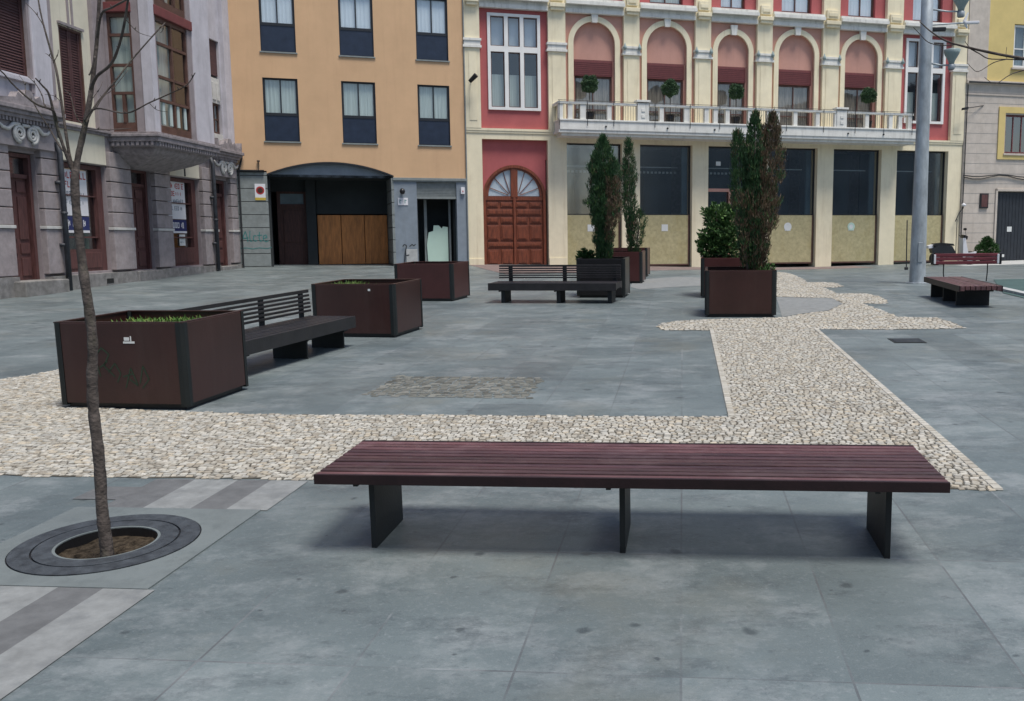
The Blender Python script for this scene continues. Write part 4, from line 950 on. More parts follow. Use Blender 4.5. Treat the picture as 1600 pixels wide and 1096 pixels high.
# ------------------------------------------------------------------ orange building
og = house('orange_building', (PR[0]-.01,PR[1]-.0), 72, .6, 'orange plastered building with navy panelled windows over an arched dark passage')
YO = -.04
mb = MB(); COLS = [(-6.87,-5.74),(-4.31,-3.16),(-1.70,-.57)]; ROWS = [(5.02,7.12),(7.98,10.10),(10.94,13.0)]
holes = [(a,b,c_,d_) for a,b in COLS for c_,d_ in ROWS]
wall_cells(mb, -9.5, -.02, 4.36, 13.6, YO, .35, holes)
xc, hw = -4.75, 2.12; za, zc = 3.93, 4.36
def seg(x): return za+(zc-za)*(1-((x-xc)/hw)**2)
xs_ = [xc-hw+2*hw*k/20 for k in range(21)]
for k in range(20): mb.prism([(xs_[k],seg(xs_[k])),(xs_[k+1],seg(xs_[k+1])),(xs_[k+1],4.36),(xs_[k],4.36)] if k not in (9,10) else [(xs_[k],seg(xs_[k])),(xs_[k+1],seg(xs_[k+1])),(xs_[k+1],4.362),(xs_[k],4.362)], YO,.35)
mb.box(-9.5,xc-hw,YO,.35,4.02,4.36).box(xc+hw,-.02,YO,.35,3.86,4.36)
mb.build('upper_wall','orange',og)
for r_i, (z0,z1) in enumerate(ROWS):
    for c_i, (a,b) in enumerate(COLS):
        zm = z0+.90
        f = window_unit(og, a+.02, b-.02, zm, z1, .02, 2, (), 'dark_frame', .055, 'glass', 'curtain_sky' if r_i else 'curtain')  # upper rows: reflected sky painted as a pale blue sheet
        MB().box(a+.02,b-.02,.02,.12,z0+.02,zm,bev=.006).build('lower_panel','navy',f)
        MB().box(a+.02,b-.02,.005,.018,zm-.04,zm+.03).build('rail','dark_frame',f)
        MB().box(a-.04,b+.04,YO-.04,.06,z0-.05,z0,bev=.006).build('sill','grey_stone',f)
        MB().box(a+.004,a+.02,YO+.01,.2,z0,z1).box(b-.02,b-.004,YO+.01,.2,z0,z1).box(a+.02,b-.02,YO+.01,.2,z1-.016,z1-.002).build('reveal','dark_frame',f)
MB().box(-9,-.2,.8,.9,4.4,13.5).build('inner_wall','interior',og)
# ground floor: coursed left pier, passage, right shop front
mb = MB()
z = .35; k = 0
while z < 3.95:
    z1 = min(3.99, z+.44); mb.box(-9.5,-6.87,-.06,.3,z,z1-.022,bev=.008); z = z1; k += 1
pl_ = mb.build('pier','grey_stone',og); MB().box(-9.5,-6.88,-.045,.28,.3,3.98).build('pier_core','groove',og)
MB().box(-9.5,-6.95,-.16,.0,3.99,4.04).build('flashing','black',og)
MB().tube([(-7.12,-.10,4.04),(-7.12,-.10,4.32)],.012,6).tube([(-7.12,-.10,4.32),(-7.12,-.10,4.36)],[.05,.05],8).build('vent_pipe','iron',og)
# vehicle passage sign and spray writing on the pier
sg = MB().box(-7.28,-6.94,-.075,-.062,3.03,3.58).build('no_parking_sign','sign_white',og)
MB().box(-7.28,-6.94,-.079,-.075,3.03,3.12).build('strip','sign_yellow',sg)
mb = MB(); ci = arc(-7.11,3.36,.135,.135,0,360,24); mb.prism(ci[:-1],-.079,-.075); mb.build('disc','sign_red',sg)
mb = MB(); mb.prism(arc(-7.11,3.36,.09,.09,0,360,24)[:-1],-.082,-.079); mb.build('inner_disc','door_dark',sg)
gr = MB(); X, Z = -7.78, 1.62; S = 1.0
for pts in ([(0,.0),(.07,.22),(.13,.36),(.17,.20),(.20,.0)],[(.04,.12),(.22,.14)],[(.28,.38),(.26,.15),(.28,.02),(.34,.03)],[(.48,.20),(.40,.22),(.37,.10),(.42,.02),(.50,.05)],[(.58,.34),(.56,.12),(.60,.02),(.66,.04)],[(.50,.22),(.66,.23)],[(.70,.12),(.82,.15),(.78,.24),(.70,.20),(.70,.06),(.78,.0),(.86,.05)],):
    scribble(gr, [(X+x*S,Z+z_*S) for x,z_ in pts], -.0645, .028)
gr.build('graffiti','graffiti',og)
gr = MB(); scribble(gr, [(X+x,Z+z_) for x,z_ in [(-.05,-.22),(.15,-.20),(.35,-.24),(.55,-.20),(.80,-.23),(.95,-.19)]], -.0645, .022); gr.build('graffiti_underline','graffiti',og)
# passage tympanum, ceiling, side walls, back wall
mb = MB(); lint = 3.86
for k in range(20): mb.prism([(xs_[k],lint-.02),(xs_[k+1],lint-.02),(xs_[k+1],max(lint,seg(xs_[k+1])-.05)),(xs_[k],max(lint,seg(xs_[k])-.05))], .12,.30)
mb.build('tympanum','grey_blue',og)
mb = MB(); mb.band([(x,seg(x)-.06) for x in xs_],[(x,seg(x)) for x in xs_], -.07,.30); mb.build('arch_trim','dark_frame',og)
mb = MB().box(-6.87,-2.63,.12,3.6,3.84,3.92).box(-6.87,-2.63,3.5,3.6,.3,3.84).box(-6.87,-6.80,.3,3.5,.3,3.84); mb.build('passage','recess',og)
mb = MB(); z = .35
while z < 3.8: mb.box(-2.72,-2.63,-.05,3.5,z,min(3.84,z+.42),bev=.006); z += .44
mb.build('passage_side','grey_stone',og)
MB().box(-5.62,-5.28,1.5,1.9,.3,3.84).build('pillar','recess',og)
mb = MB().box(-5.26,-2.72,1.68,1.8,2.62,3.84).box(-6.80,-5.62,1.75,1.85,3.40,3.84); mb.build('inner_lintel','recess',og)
d_ = MB().box(-6.62,-6.50,1.7,1.82,.5,3.42).box(-5.70,-5.62,1.7,1.82,.5,3.42).box(-6.50,-5.70,1.7,1.8,2.85,2.97).box(-6.50,-5.70,1.7,1.8,3.34,3.42).build('side_door','door_dark',og)
MB().box(-6.50,-5.70,1.74,1.79,.55,2.85).box(-6.42,-5.78,1.71,1.74,.75,1.5,bev=.01).box(-6.42,-5.78,1.71,1.74,1.6,2.75,bev=.01).build('leaf','door_dark',d_)
MB().box(-6.50,-5.70,1.75,1.78,2.97,3.34).build('transom_glass','interior_pale',d_)
for k in range(3):
    a = -5.24+k*.84; gd = MB().box(a,a+.82,1.70,1.76,.78,2.58,bev=.01).build('garage_panel','garage_wood',og)
MB().box(-5.26,-2.72,1.72,1.78,.4,.78).build('kick_board','black',og)
mb = MB(); wall_cells(mb, -2.63, -.02, .30, 3.76, -.04, .28, [(-1.83,-.40,-1,3.76)]); mb.build('shop_wall','grey_blue',og)
MB().box(-2.66,-.02,-.10,.3,3.76,3.86,bev=.01).box(-2.66,-.02,-.07,.3,3.72,3.76).build('string_course','grey_stone',og)
sh = MB().box(-1.83,-.40,.03,.12,3.20,3.72)
for k in range(9): sh.box(-1.82,-.41,.015,.03,3.22+k*.055,3.25+k*.055)
sh.box(-1.83,-.40,-.01,.10,3.12,3.20,bev=.01).build('shutter_box','grey_stone',og)
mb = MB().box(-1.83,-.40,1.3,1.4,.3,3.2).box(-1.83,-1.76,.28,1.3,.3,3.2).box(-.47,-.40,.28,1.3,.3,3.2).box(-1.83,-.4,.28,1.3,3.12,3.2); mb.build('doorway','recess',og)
MB().box(-1.52,-1.42,.5,.56,.5,3.12).box(-.62,-.55,.5,.56,.5,3.12).build('door_frame','grey_stone',og)
o = fac_thing(og, 'mint_board', -1.05, .44, .68, 'pale mint board with a torn top edge leaning in the dark doorway', 'board')
MB().prism([(-.36,0),(.38,0),(.38,1.44),(.20,1.46),(.16,1.38),(.05,1.50),(-.14,1.50),(-.16,1.30),(-.33,1.24),(-.40,.8)],0,.03).build('sheet','mint',o)
o = fac_thing(og, 'wall_lamp', -2.35, -.04, 3.40, 'small dark globe lamp on the grey wall left of the mint board doorway', 'lamp')
MB().lathe([(0,-.14),(.07,-.11),(.10,-.03),(.07,.05),(0,.08)],0,-.14,12).build('globe','black',o,smooth=True); MB().box(-.03,.03,-.14,0,.04,.08).build('arm','iron',o)
o = fac_thing(og, 'number_plate', -2.30, -.045, 3.02, 'two pale ceramic number tiles under the small globe lamp', 'tiles')
for x in (-.20,-.02): 
    q = MB().box(x,x+.17,-.015,0,-.13,.13,bev=.004).build('tile','sign_white',o)
    MB().box(x+.05,x+.075,-.017,-.015,-.07,.07).box(x+.075,x+.12,-.017,-.015,.03,.05).build('mark','graffiti',q)
o = fac_thing(og, 'meter_box', -2.05, -.04, 1.0, 'pale meter cabinet low on the grey wall beside the mint board doorway', 'box')
MB().box(-.22,.18,-.05,0,-.20,.32,bev=.008).build('cabinet','kerb',o)
gr = MB(); 
for pts in ([(-.30,-.3),(-.26,.2),(-.2,.45),(-.28,.5),(-.34,.42)],[(-.1,.42),(.0,.50),(.05,.44),(.12,.50)],[(-.22,.1),(-.12,.12)]): scribble(gr, pts, -.055, .035)
gr.build('spray_mark','iron',o)
o = fac_thing(og, 'alarm_box', -.18, -.05, 3.42, 'small white alarm box at the right end of the orange building', 'alarm box')
MB().box(-.07,.07,-.08,0,-.12,.12,bev=.01).build('case','sign_white',o); MB().box(-.02,.02,-.09,-.08,-.05,.0).build('light','sign_red',o)
MB().box(-9.5,-.02,.4,9,13.4,13.6).box(-.32,-.02,.4,9,.3,13.4).box(-9.5,-.32,8.7,9,.3,13.4).box(-9.5,-9.2,.4,8.7,.3,13.4).build('roof','cornice_l',og)
MB().tube([(-.02,-.08,.4),(-.02,-.08,13)],.025,8).build('corner_pipe','grey_stone',og)

# ------------------------------------------------------------------ left building with the oriel
PLp = (-12.76, 19.754)
lf = house('oriel_building', PLp, 3, .45, 'old mauve stone building with brown shutters and a projecting glazed oriel')
OPEN = [(.35,1.40,.80,3.64),(2.20,4.12,.92,3.58),(5.12,6.28,.88,3.64),(7.18,9.10,.92,3.55),(10.02,11.06,.84,3.64)]
mb = MB(); wall_cells(mb, -6, 11.62, .1, 3.72, .04, .5, OPEN+[(-4.6,-1.2,.9,3.6)]); mb.build('ground_floor_wall','mauve_wall',lf)
PIERS = [(-1.1,.35),(1.42,2.18),(4.14,5.10),(6.30,7.16),(9.12,10.0),(11.08,11.62)]
for a,b in PIERS:
    mb = MB(); z = .92
    for z0,z1 in ((.92,1.95),(2.03,2.40),(2.42,2.79),(2.81,3.18),(3.20,3.55),(3.57,3.95)): mb.box(a,b,-.10,.05,z0,z1,bev=.018)
    pr = mb.build('pier','lilac_stone',lf)
    MB().box(a-.02,b+.02,-.13,.05,1.955,2.025,bev=.008).build('pier_band','white_frame' if 0 else 'relief',pr)
MB().box(-6,.30,-.16,.1,.1,.90).box(1.45,5.05,-.16,.1,.1,.86).box(6.33,9.95,-.16,.1,.1,.88).box(11.1,11.62,-.16,.1,.1,.88).build('plinth','plinth',lf)
for a,b,zt in ((.10,1.62,.80),(5.00,6.35,.86),(9.98,11.1,.84)): MB().box(a,b,-.42 if a < 1 else -.2,.3,.1,zt,bev=.02).build('doorstep','plinth',lf)
MB().box(3.55,3.85,-.165,-.15,.60,.72).build('vent_hole','black',lf)
def door(a, b, z0, z1, tr):
    f = MB().box(a,a+.09,.12,.34,z0,z1).box(b-.09,b,.12,.34,z0,z1).box(a+.09,b-.09,.12,.34,z1-.08,z1).box(a+.09,b-.09,.16,.30,tr,tr+.09).build('door','door_left',lf)
    mb = MB().box(a+.09,b-.09,.22,.27,z0,tr); w_ = (b-a-.18)/2
    for k in range(2):
        xa = a+.09+k*w_
        for q0,q1 in ((.04,.22),(.26,.36),(.40,.82),(.86,.97)): mb.box(xa+.06,xa+w_-.05,.195,.22,z0+(tr-z0)*q0,z0+(tr-z0)*q1,bev=.012)
    mb.build('leaf','door_left',f); MB().box(a+.09,b-.09,.24,.25,tr+.09,z1-.08).build('transom_glass','glass_dark',f)
    MB().box(a,b,.6,.62,z0,z1).build('backing','interior',f)
door(.38,1.37,.80,3.62,3.08); door(5.14,6.26,.88,3.62,3.15); door(10.04,11.04,.84,3.62,3.12)
def poster_strokes(mb, x0, x1, z, h_, y, seed):
    rnd = random.Random(seed); x = x0
    while x < x1-.05:
        w_ = h_*rnd.uniform(.45,.75); t = h_*.17
        k = rnd.randint(0,5)
        if k != 1: mb.box(x,x+t,y,y+.002,z,z+h_)
        if k in (0,2,3): mb.box(x+t,x+w_,y,y+.002,z+h_-t,z+h_)
        if k in (0,3,4): mb.box(x+t,x+w_,y,y+.002,z,z+t)
        if k in (2,5,3): mb.box(x+t,x+w_*.9,y,y+.002,z+h_*.42,z+h_*.42+t)
        if k in (0,1,5): mb.box(x+w_-t,x+w_,y,y+.002,z+t,z+h_-t)
        x += w_+h_*.22
        if rnd.random() < .14: x += h_*.4
def shop_window(a, b, z0, z1, zpost, seed, px0, px1):
    f = MB().box(a,a+.10,.14,.34,z0,z1).box(b-.24,b,.14,.34,z0,z1).box(a+.1,b-.24,.14,.34,z1-.10,z1).box(a+.1,b-.24,.14,.34,z0,z0+.55).box(a+.1,b-.24,.18,.30,1.75,1.79).box(a+.1,b-.24,.18,.30,2.78,2.81).box(a+.14,b-.28,.12,.14,z0+.08,z0+.47,bev=.01).build('shop_window','door_left',lf)
    MB().box(a+.1,b-.24,.25,.26,z0+.55,z1-.1).build('pane','glass_dark',f)
    MB().box(a,b,1.4,1.45,z0,z1).box(a+.5,a+.9,.8,.84,z0,2.2).box(b-.9,b-.5,.7,.74,1.5,2.0).build('interior','interior',f)
    p = MB().box(px0,px1,.222,.228,zpost,zpost+1.12).build('poster','sign_white',f)
    rd = MB(); poster_strokes(rd,px0+.06,px1-.06,zpost+.90,.16,.218,seed); poster_strokes(rd,px0+.06,px1-.3,zpost+.68,.15,.218,seed+1); rd.build('red_lettering','sign_red',p)
    rb = MB(); poster_strokes(rb,px0+.08,px1-.1,zpost+.46,.13,.218,seed+2); poster_strokes(rb,px0+.08,px1-.2,zpost+.26,.12,.218,seed+5); rb.build('grey_lettering','grey_blue',p)
    q = MB().box(px0,px1,.222,.228,zpost-.36,zpost-.02).build('blue_banner','sign_blue',f)
    wt = MB(); poster_strokes(wt,px0+.12,px1-.1,zpost-.27,.17,.218,seed+3); wt.build('digits','sign_white',q)
    MB().box(px0,px1,.222,.228,zpost-.42,zpost-.36).build('banner_edge','sign_white',q)
    return f
shop_window(2.22,4.12,.92,3.56,2.30,11,2.34,3.60)
f = shop_window(7.20,9.08,.92,3.53,2.32,31,7.30,8.58)
n_ = MB().box(8.10,8.45,.222,.228,1.52,1.86).build('small_notice','paper',f); m2 = MB(); poster_strokes(m2,8.14,8.42,1.72,.05,.218,3); poster_strokes(m2,8.14,8.40,1.60,.05,.218,4); m2.build('lettering','grey_blue',n_)
# cream panels above the shop windows, mouldings, beam
MB().box(2.20,4.14,-.01,.3,3.60,4.34,bev=.01).build('cream_panel','cream_wall',lf); MB().box(7.16,9.12,-.01,.3,3.58,4.20,bev=.01).build('cream_panel','cream_wall',lf)
MB().box(8.16,8.22,-.03,.0,3.60,4.2).build('cable_strip','pipe',lf)
mb = MB().box(-6,2.2,.0,.5,3.72,4.40).box(4.14,7.16,.0,.5,3.72,4.40).box(9.12,11.62,.0,.5,3.72,4.40).box(2.2,4.14,.05,.5,3.72,4.40).box(7.16,9.12,.05,.5,3.72,4.40); mb.build('beam','lilac_stone',lf)
MB().box(-6,4.3,-.14,.4,4.40,4.47,bev=.012).box(-6,4.3,-.08,.4,4.34,4.40).box(7.7,11.64,-.14,.4,4.40,4.47,bev=.012).build('ledge','cornice_l',lf)
# scrolled pediments over the two outer doors
def pediment(a, b):
    c = (a+b)/2; mb = MB().box(a,b,-.34,.2,4.42,4.50,bev=.012).box(a+.05,b-.05,-.28,.2,4.34,4.42,bev=.01).box(a-.04,b+.04,-.40,.2,4.50,4.60,bev=.015)
    n_ = int((b-a-.2)/.11)
    for k in range(n_): x = a+.12+k*.11; mb.box(x,x+.055,-.25,.0,4.25,4.34)
    cr = MB()
    h_ = [(a,.0),(a,.30),(a+.08,.30),(a+.14,.10),(c-.45,.16),(c-.36,.28),(c-.2,.20),(c-.08,.36),(c+.08,.36),(c+.2,.20),(c+.36,.28),(c+.45,.16),(b-.14,.10),(b-.08,.30),(b,.30),(b,.0)]
    p = mb.build('pediment','cornice_l',lf); cr.prism([(x,4.60+z) for x,z in h_],-.34,-.16).build('cresting','cornice_l',p)
    mb = MB()
    for s_ in (-1,1):
        x0 = c+s_*.21; pts = []
        for k in range(26):
            t = k/25; an = t*2.2*2*math.pi; r_ = .19*(1-t*.82); pts.append((x0+s_*r_*math.cos(an-math.pi/2+math.pi)*-1, -.20, 4.02+r_*math.sin(an-math.pi/2)))
        mb.tube(pts,[.045*(1-.5*k/25) for k in range(26)],6)
        mb.tube([(x0,-.20,4.21),(x0+s_*.20,-.20,4.20),(x0+s_*.36,-.20,4.08),(x0+s_*.52,-.20,4.10),(x0+s_*.66,-.20,4.20)],[.045,.05,.045,.04,.02],6)
    mb.tube([(c-.12,-.20,4.20),(c+.12,-.20,4.20)],.04,6)
    mb.build('scroll_relief','relief',p,smooth=True)
    MB().box(a+.1,b-.1,-.16,.05,3.74,4.25,bev=.01).build('frieze','lilac_stone',p)
pediment(-.30,1.95); pediment(9.75,11.55)
# upper wall
mb = MB(); UP = [(-.40,1.47,5.35,7.10),(2.66,3.56,4.56,6.78),(10.36,11.02,4.95,8.1),(-.4,1.4,8.3,10.2),(2.66,3.56,8.3,10.2),(-4.2,-2.4,5.35,7.10)]
wall_cells(mb, -6, 2.2, 4.47, 12, .04, .45, [UP[0],UP[3],UP[5]]); mb.build('upper_wall','lilac_wall',lf); mb = MB(); wall_cells(mb, 7.6, 11.62, 4.47, 12, .04, .45, [UP[2]]); mb.build('upper_wall','lilac_wall',lf)
mb = MB(); wall_cells(mb, 2.2, 4.4, 4.47, 12, .06, .45, [UP[1],UP[4]]); mb.build('cream_wall','cream_wall',lf)
MB().box(1.50,2.12,-.06,.1,4.60,12,bev=.01).build('pilaster','lilac_wall',lf); MB().box(2.14,2.26,-.04,.1,4.60,12).box(3.90,4.36,-.05,.1,4.5,12,bev=.01).box(1.42,1.50,-.02,.1,5.0,12).build('grey_strip','mauve_wall',lf)
MB().box(9.05,9.95,-.10,.1,4.62,12,bev=.01).box(11.10,11.62,-.10,.1,4.62,12,bev=.01).build('pilaster','lilac_wall',lf)
MB().box(3.02,3.08,.03,.06,6.78,8.2).box(3.18,3.24,.03,.06,6.78,8.2).build('panel_strip','mauve_wall',lf)
def shutters(a, b, z0, z1, m_='shutter_brown', y=.07):
    f = MB().box(a,a+.05,y,y+.16,z0,z1).box(b-.05,b,y,y+.16,z0,z1).box(a+.05,b-.05,y,y+.16,z1-.05,z1).build('shuttered_window','win_wood',lf)
    c = (a+b)/2
    for x0, x1 in ((a+.05,c-.006),(c+.006,b-.05)):
        mb = MB().box(x0,x0+.06,y+.03,y+.08,z0,z1-.05).box(x1-.06,x1,y+.03,y+.08,z0,z1-.05).box(x0+.06,x1-.06,y+.06,y+.07,z0,z1-.05)
        z = z0+.04
        while z < z1-.12: mb.add([(x0+.06,y+.035,z),(x1-.06,y+.035,z),(x1-.06,y+.06,z+.05),(x0+.06,y+.06,z+.05)],[(0,1,2,3)]); z += .062
        mb.build('shutter', m_, f)
    return f
for h_ in UP[:2]+UP[3:]: shutters(*h_)
MB().box(-.55,1.49,-.08,.1,7.10,7.20).build('window_moulding','lilac_wall',lf); MB().box(-.5,1.49,-.06,.1,5.20,5.30,bev=.01).build('window_sill','lilac_wall',lf)
MB().box(2.62,3.60,.0,.1,6.80,6.86).build('lintel','cornice_l',lf)
# narrow window strip at the right end
f = MB().box(10.36,11.02,.12,.2,7.0,8.1).build('narrow_window','shutter_brown',lf)
MB().box(10.38,11.0,.06,.12,6.1,6.9,bev=.01).box(10.44,10.66,.03,.06,6.2,6.75,bev=.01).box(10.74,10.94,.03,.06,6.2,6.75,bev=.01).build('pale_relief','relief',f)
window_unit(lf, 10.38,11.0,5.15,6.1,.14,2,(5.6,),'win_wood',.05,'glass','interior_pale','lower_window')
MB().box(10.38,11.0,.02,.12,4.6,5.12,bev=.01).build('apron','relief',f)
# downpipes
for x, zt in ((1.93,3.95),(9.62,4.3)):
    d_ = MB().tube([(x,-.22,.45),(x,-.22,zt-.25),(x,-.15,zt)],.062,10).box(x-.09,x+.09,-.22,-.08,1.55,1.62).box(x-.09,x+.09,-.22,-.08,3.0,3.07).tube([(x,-.22,2.30),(x,-.22,2.36)],.075,10); d_.build('downpipe','pipe',lf,smooth=True)
MB().tube([(11.52,-.2,.5),(11.52,-.2,4.0),(11.7,-.3,4.6)],.03,8).build('thin_pipe','iron',lf)
# the oriel
OX0, OX1, OY = 4.38, 7.62, -1.22; OZ = 4.46
mb = MB().box(OX0-.14,OX1+.14,OY-.16,.0,4.34,4.42,bev=.015).box(OX0-.10,OX1+.10,OY-.13,.0,4.22,4.34,bev=.015).box(OX0-.04,OX1+.04,OY-.06,.0,4.10,4.22,bev=.012).box(OX0-.06,OX1+.06,OY-.08,.0,4.42,4.47,bev=.01)
n_ = 24
for k in range(n_): x = OX0+.02+k*(OX1-OX0)/n_; mb.box(x,x+.07,OY-.10,OY-.05,4.12,4.22)
for k in range(9): y = OY+.02+k*.13; mb.box(OX0-.08,OX0-.03,y,y+.07,4.12,4.22)
ori = mb.build('oriel','cornice_l',lf)
mb = MB()
for k in range(7):                                      # tapering corbel
    t0, t1 = k/7, (k+1)/7; f0, f1 = math.cos(t0*1.45), math.cos(t1*1.45)
    xa, xb = OX0+.1, OX1-.1; cx_ = (xa+xb)/2; hw_ = (xb-xa)/2; z0, z1 = 4.10-.50*t0, 4.10-.50*t1
    v = []
    for ff, zz in ((f0,z0),(f1,z1)):
        hh_ = hw_*(.45+.55*ff); yy = (OY+.08)*ff
        v += [(cx_-hh_,yy,zz),(cx_+hh_,yy,zz),(cx_+hh_,.1,zz),(cx_-hh_,.1,zz)]
    mb.add(v,[(0,1,5,4),(1,2,6,5),(3,0,4,7),(2,3,7,6),(4,5,6,7)])
mb.build('corbel','cornice_l',ori)
MB().box(6.28,6.62,-.20,.0,3.66,3.92,bev=.02).build('corbel_block','relief',ori)
T = 9.9
# posts and walls of the oriel
mb = MB().box(OX0-.02,OX0+.24,OY-.03,OY+.24,4.45,T,bev=.01).box(6.62,OX1+.02,OY-.03,OY+.10,4.45,T,bev=.01); mb.build('corner_post','lilac_wall',ori)
mb = MB().box(OX0,OX0+.12,OY+.24,OY+.46,4.45,T).box(OX0,OX0+.12,-.12,.05,4.45,T).box(6.38,6.62,OY,OY+.12,4.45,T).box(OX0+.24,OX0+.34,OY,OY+.1,4.45,T).box(OX1-.12,OX1,OY+.1,.05,4.45,T); mb.build('grey_wall','mauve_wall',ori)
MB().box(OX0-.1,OX1+.1,OY-.1,.05,T,T+.3,bev=.02).build('oriel_roof','cornice_l',ori)
def glazed_x(x0, x1, y, z0, z1, rows, cols):            # front face window
    f = MB(); fw = .06; f.box(x0,x1,y,y+.08,z0,z0+.22).box(x0,x1,y,y+.08,z1-.10,z1).box(x0,x0+fw,y,y+.08,z0+.22,z1-.1).box(x1-fw,x1,y,y+.08,z0+.22,z1-.1)
    for c_ in range(1,cols): xx = x0+(x1-x0)*c_/cols; f.box(xx-.035,xx+.035,y-.01,y+.07,z0+.22,z1-.1)
    for r_ in rows: f.box(x0+fw,x1-fw,y-.015,y+.07,r_-.035,r_+.035)
    f = f.build('oriel_window','win_wood',ori)
    MB().add([(x0,y+.05,z0),(x1,y+.05,z0),(x1,y+.05,z1),(x0,y+.05,z1)],[(0,1,2,3)]).build('pane','glass',f)
    MB().box(x0+.08,x0+(x1-x0)*.62,y+.14,y+.16,z0+.2,z1-.1).build('curtain','curtain',f)
    return f
glazed_x(OX0+.34,6.38,OY+.03,4.46,7.45,(5.33,5.93,6.78),2); glazed_x(OX0+.34,6.38,OY+.03,7.70,T,(8.5,),3)
MB().box(OX0+.26,6.60,OY-.06,OY+.08,7.45,7.70,bev=.02).build('mid_band','shutter_red',ori)
m3 = MB()
for k in range(4): x = OX0+.55+k*.38; m3.box(x,x+.12,OY+.045,OY+.07,4.72,5.29)
m3.build('lower_panes','curtain',ori)
def glazed_y(x, y0, y1, z0, z1, rows):                  # side face window
    f = MB(); fw = .06; f.box(x,x+.08,y0,y1,z0,z0+.25).box(x,x+.08,y0,y1,z1-.10,z1).box(x,x+.08,y0,y0+fw,z0+.25,z1-.1).box(x,x+.08,y1-fw,y1,z0+.25,z1-.1)
    for r_ in rows: f.box(x-.015,x+.07,y0+fw,y1-fw,r_-.035,r_+.035)
    ym = (y0+y1)/2; f.box(x-.01,x+.07,ym-.04,ym+.04,z0+.25,rows[0])
    f = f.build('oriel_side_window','win_wood',ori)
    MB().add([(x+.05,y0,z0),(x+.05,y1,z0),(x+.05,y1,z1),(x+.05,y0,z1)],[(0,3,2,1)]).build('pane','glass',f)
    MB().box(x+.12,x+.14,y0+.08,y1-.03,z0+.2,z1-.1).build('curtain','curtain_green',f)
glazed_y(OX0+.02,OY+.46,-.12,4.46,7.45,(5.45,6.15,6.9)); glazed_y(OX0+.02,OY+.46,-.12,7.70,T,(8.5,))
MB().box(OX0-.08,OX0+.08,OY+.44,-.10,7.45,7.70,bev=.02).build('mid_band','shutter_red',ori)
MB().box(OX0+.3,OX1-.2,-.3,-.25,4.5,T).build('inner_wall','interior',ori)
MB().box(-6,11.62,.5,8,11.8,12.1).box(-6,-5.7,.5,8,.1,11.8).box(11.3,11.62,.5,8,.1,11.8).box(-5.7,11.3,7.7,8,.1,11.8).box(-5.7,11.3,1.6,1.7,.5,11.8).build('roof','cornice_l',lf)
MB().box(-6.1,11.7,-.45,.5,11.9,12.2).build('eaves','cornice_l',lf)

# ------------------------------------------------------------------ beige and yellow building at the right
rg = house('beige_building', (PR[0]+21.07*E_F[0]+.06*N_F[0], PR[1]+21.07*E_F[1]+.06*N_F[1]), 74.3, .5, 'beige stone building with yellow upper storey and charcoal garage door')
mb = MB(); wall_cells(mb, 0, 9, .2, 8.05, 0, .4, [(1.80,4.6,-1,3.58),(2.06,3.4,5.20,6.84),(6,7.4,5.2,6.84)]); mb.build('stone_wall','stone_r',rg)
mb = MB()
for k in range(18):
    z = .55+k*.42
    if z < 8: mb.box(0,1.78 if z < 3.6 else (1.66 if 5.0 < z < 7.1 else 9),-.003,.01,z,z+.012)
mb.build('stone_joints','grey_stone' if 0 else 'strip_white',rg)
mb = MB(); wall_cells(mb, 1.0, 9, 8.2, 13.2, .02, .4, [(2.30,3.5,8.80,10.6),(6,7.3,8.8,10.6)]); mb.build('yellow_wall','yellow',rg)
MB().box(0,1.0,-.03,.4,8.2,13.2,bev=.01).build('corner_quoin','stone_r',rg)
MB().box(-.02,9,-.10,.3,8.05,8.2,bev=.01).box(0,9,-.03,.1,7.60,7.65).build('string_course','stone_r',rg)
MB().box(.05,9,-.16,-.11,8.08,8.13).build('cable_run','iron',rg)
fr_ = MB().box(1.68,2.0,-.05,.02,4.95,7.15).box(3.46,3.78,-.05,.02,4.95,7.15).box(2.0,3.46,-.05,.02,6.9,7.15).box(2.0,3.46,-.05,.02,4.95,5.14).build('window_surround','yellow',rg)
window_unit(rg, 2.08,3.38,5.22,6.82,.08,3,(),'shutter_red',.06,'glass_dark','door_dark')
MB().box(1.96,3.5,-.09,.1,5.12,5.20,bev=.01).build('sill','stone_r',rg)
window_unit(rg, 2.32,3.48,8.82,10.58,.10,2,(9.6,),'white_frame',.09,'glass','interior_pale','upper_window'); MB().box(2.2,3.6,-.08,.1,8.72,8.80,bev=.01).build('sill','stone_r',rg)
gd = MB().box(1.82,4.58,.10,.16,.3,3.56)
for k in range(16): gd.box(1.84+k*.172,1.85+k*.172+.03,.09,.10,.4,3.5)
gd = gd.build('garage_door','charcoal',rg)
MB().box(2.46,2.70,.085,.089,1.86,2.08).box(2.22,2.38,.085,.089,.76,.88).build('notice','paper',gd)
MB().box(1.70,1.80,-.05,.2,.3,3.7,bev=.01).box(1.70,4.7,-.05,.2,3.6,3.7,bev=.01).build('door_jamb','stone_r',rg)
mbx = MB().box(.91,1.32,-.07,.0,2.86,3.50,bev=.01).build('meter_box','iron',rg); MB().box(.96,1.27,-.08,-.07,2.92,3.44,bev=.004).build('lid','door_left',mbx)
for z,am in ((4.25,.05),(4.18,.09)):
    MB().tube([(x*.45,-.06,z-am*math.sin(x*1.1)) for x in range(0,20)],.022,6).build('cable','iron',rg)
MB().tube([(.06,-.05,8.0),(.05,-.05,4.2),(.02,-.05,1.2)],.022,6).build('vertical_cable','iron',rg)
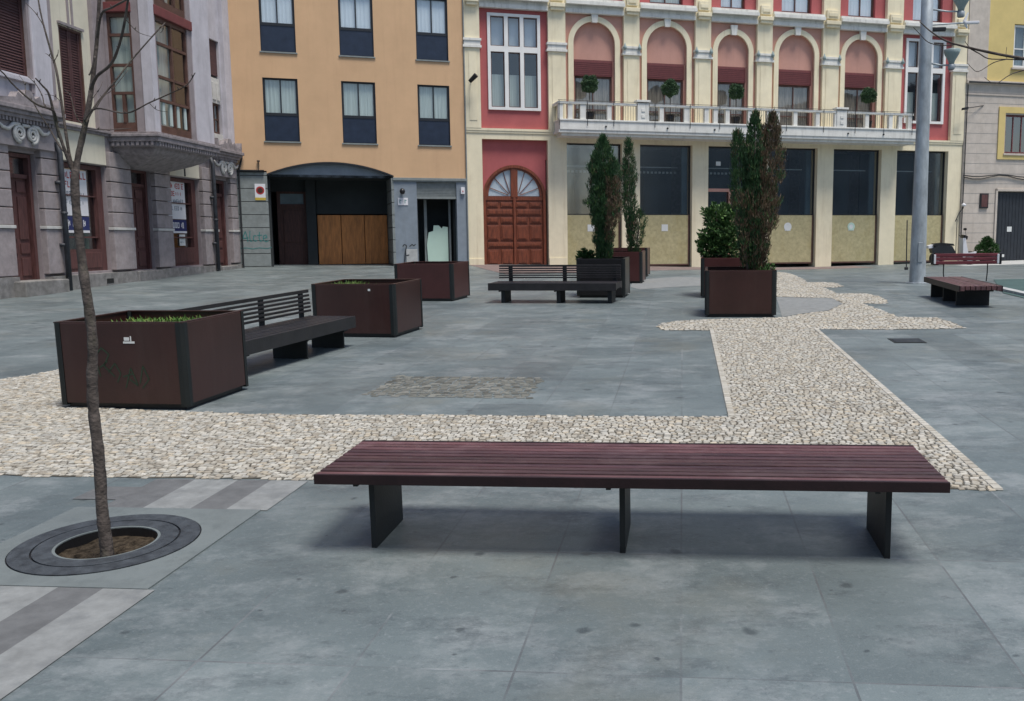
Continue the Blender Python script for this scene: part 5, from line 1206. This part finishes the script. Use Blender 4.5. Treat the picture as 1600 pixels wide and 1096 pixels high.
MB().tube([(-.35,-.12,2.3),(-.15,-.12,2.7),(.0,-.12,2.85),(.02,-.1,3.05)],.018,6).tube([(-.25,-.1,2.4),(-.25,-.1,.9)],.015,6).build('loose_cable','iron',rg)
o = fac_thing(rg, 'junction_box', .02, -.06, 2.95, 'small white round junction box where the loose cables meet', 'junction box')
MB().lathe([(0,-.02),(.09,0),(.10,.07),(.0,.13)],0,-.08,14).build('case','sign_white',o,smooth=True); MB().tube([(0,-.08,-.02),(-.04,-.10,-.12)],.014,6).build('gland','iron',o)
o = fac_thing(rg, 'street_lamp', .0, -.1, 6.95, 'small wall lamp on a long thin arm over the beige building edge', 'lamp')
MB().tube([(.9,.1,.22),(.2,-.1,.10),(-.28,-.25,.02)],.018,6).build('arm','iron',o); MB().prism([(-.42,-.06),(-.40,.04),(-.16,.08),(-.16,-.02)],-.32,-.20).build('head','steel',o)
MB().box(0,9,.4,8,13.0,13.2).box(8.7,9,.4,8,.2,13).box(0,8.7,7.7,8,.2,13).box(0,.3,.4,7.7,.2,13).build('roof','cornice_l',rg)
MB().box(.3,8.7,1.3,1.4,.3,13).build('inner_wall','interior',rg)

# ------------------------------------------------------------------ houses on the viewer's side of the square (seen only in reflections)
def opposite(x, y, L_, hgt, label, az=90):
    o = empty('opposite_building', (x, y, height(x, y)), (0,0,R(90-az))); tag(o, label, 'building', 'houses behind the viewer')
    mb = MB(); hs = []; x = -L_/2+1
    while x < L_/2-2:
        for z in (0.3, 4.2, 7.4, 10.6):
            if z+2.2 < hgt: hs.append((x,x+1.3,z,z+(2.6 if z < 1 else 1.9)))
        x += 2.9
    wall_cells(mb, -L_/2, L_/2, -1, hgt, -.2, .2, hs); mb.build('wall','opp',o); MB().box(-L_/2,L_/2,-.6,-.5,-1,hgt).build('window','opp_dark',o)
    MB().box(-L_/2-.2,L_/2+.2,-8,.5,hgt,hgt+.3).build('roof','cornice_l',o)
opposite(-2, -22, 60, 12.5, 'blue grey house row dimly reflected in the glass of the boarded shops')
opposite(42, -4, 44, 13.0, 'long house row closing the square beyond the right edge of the photo', 0)
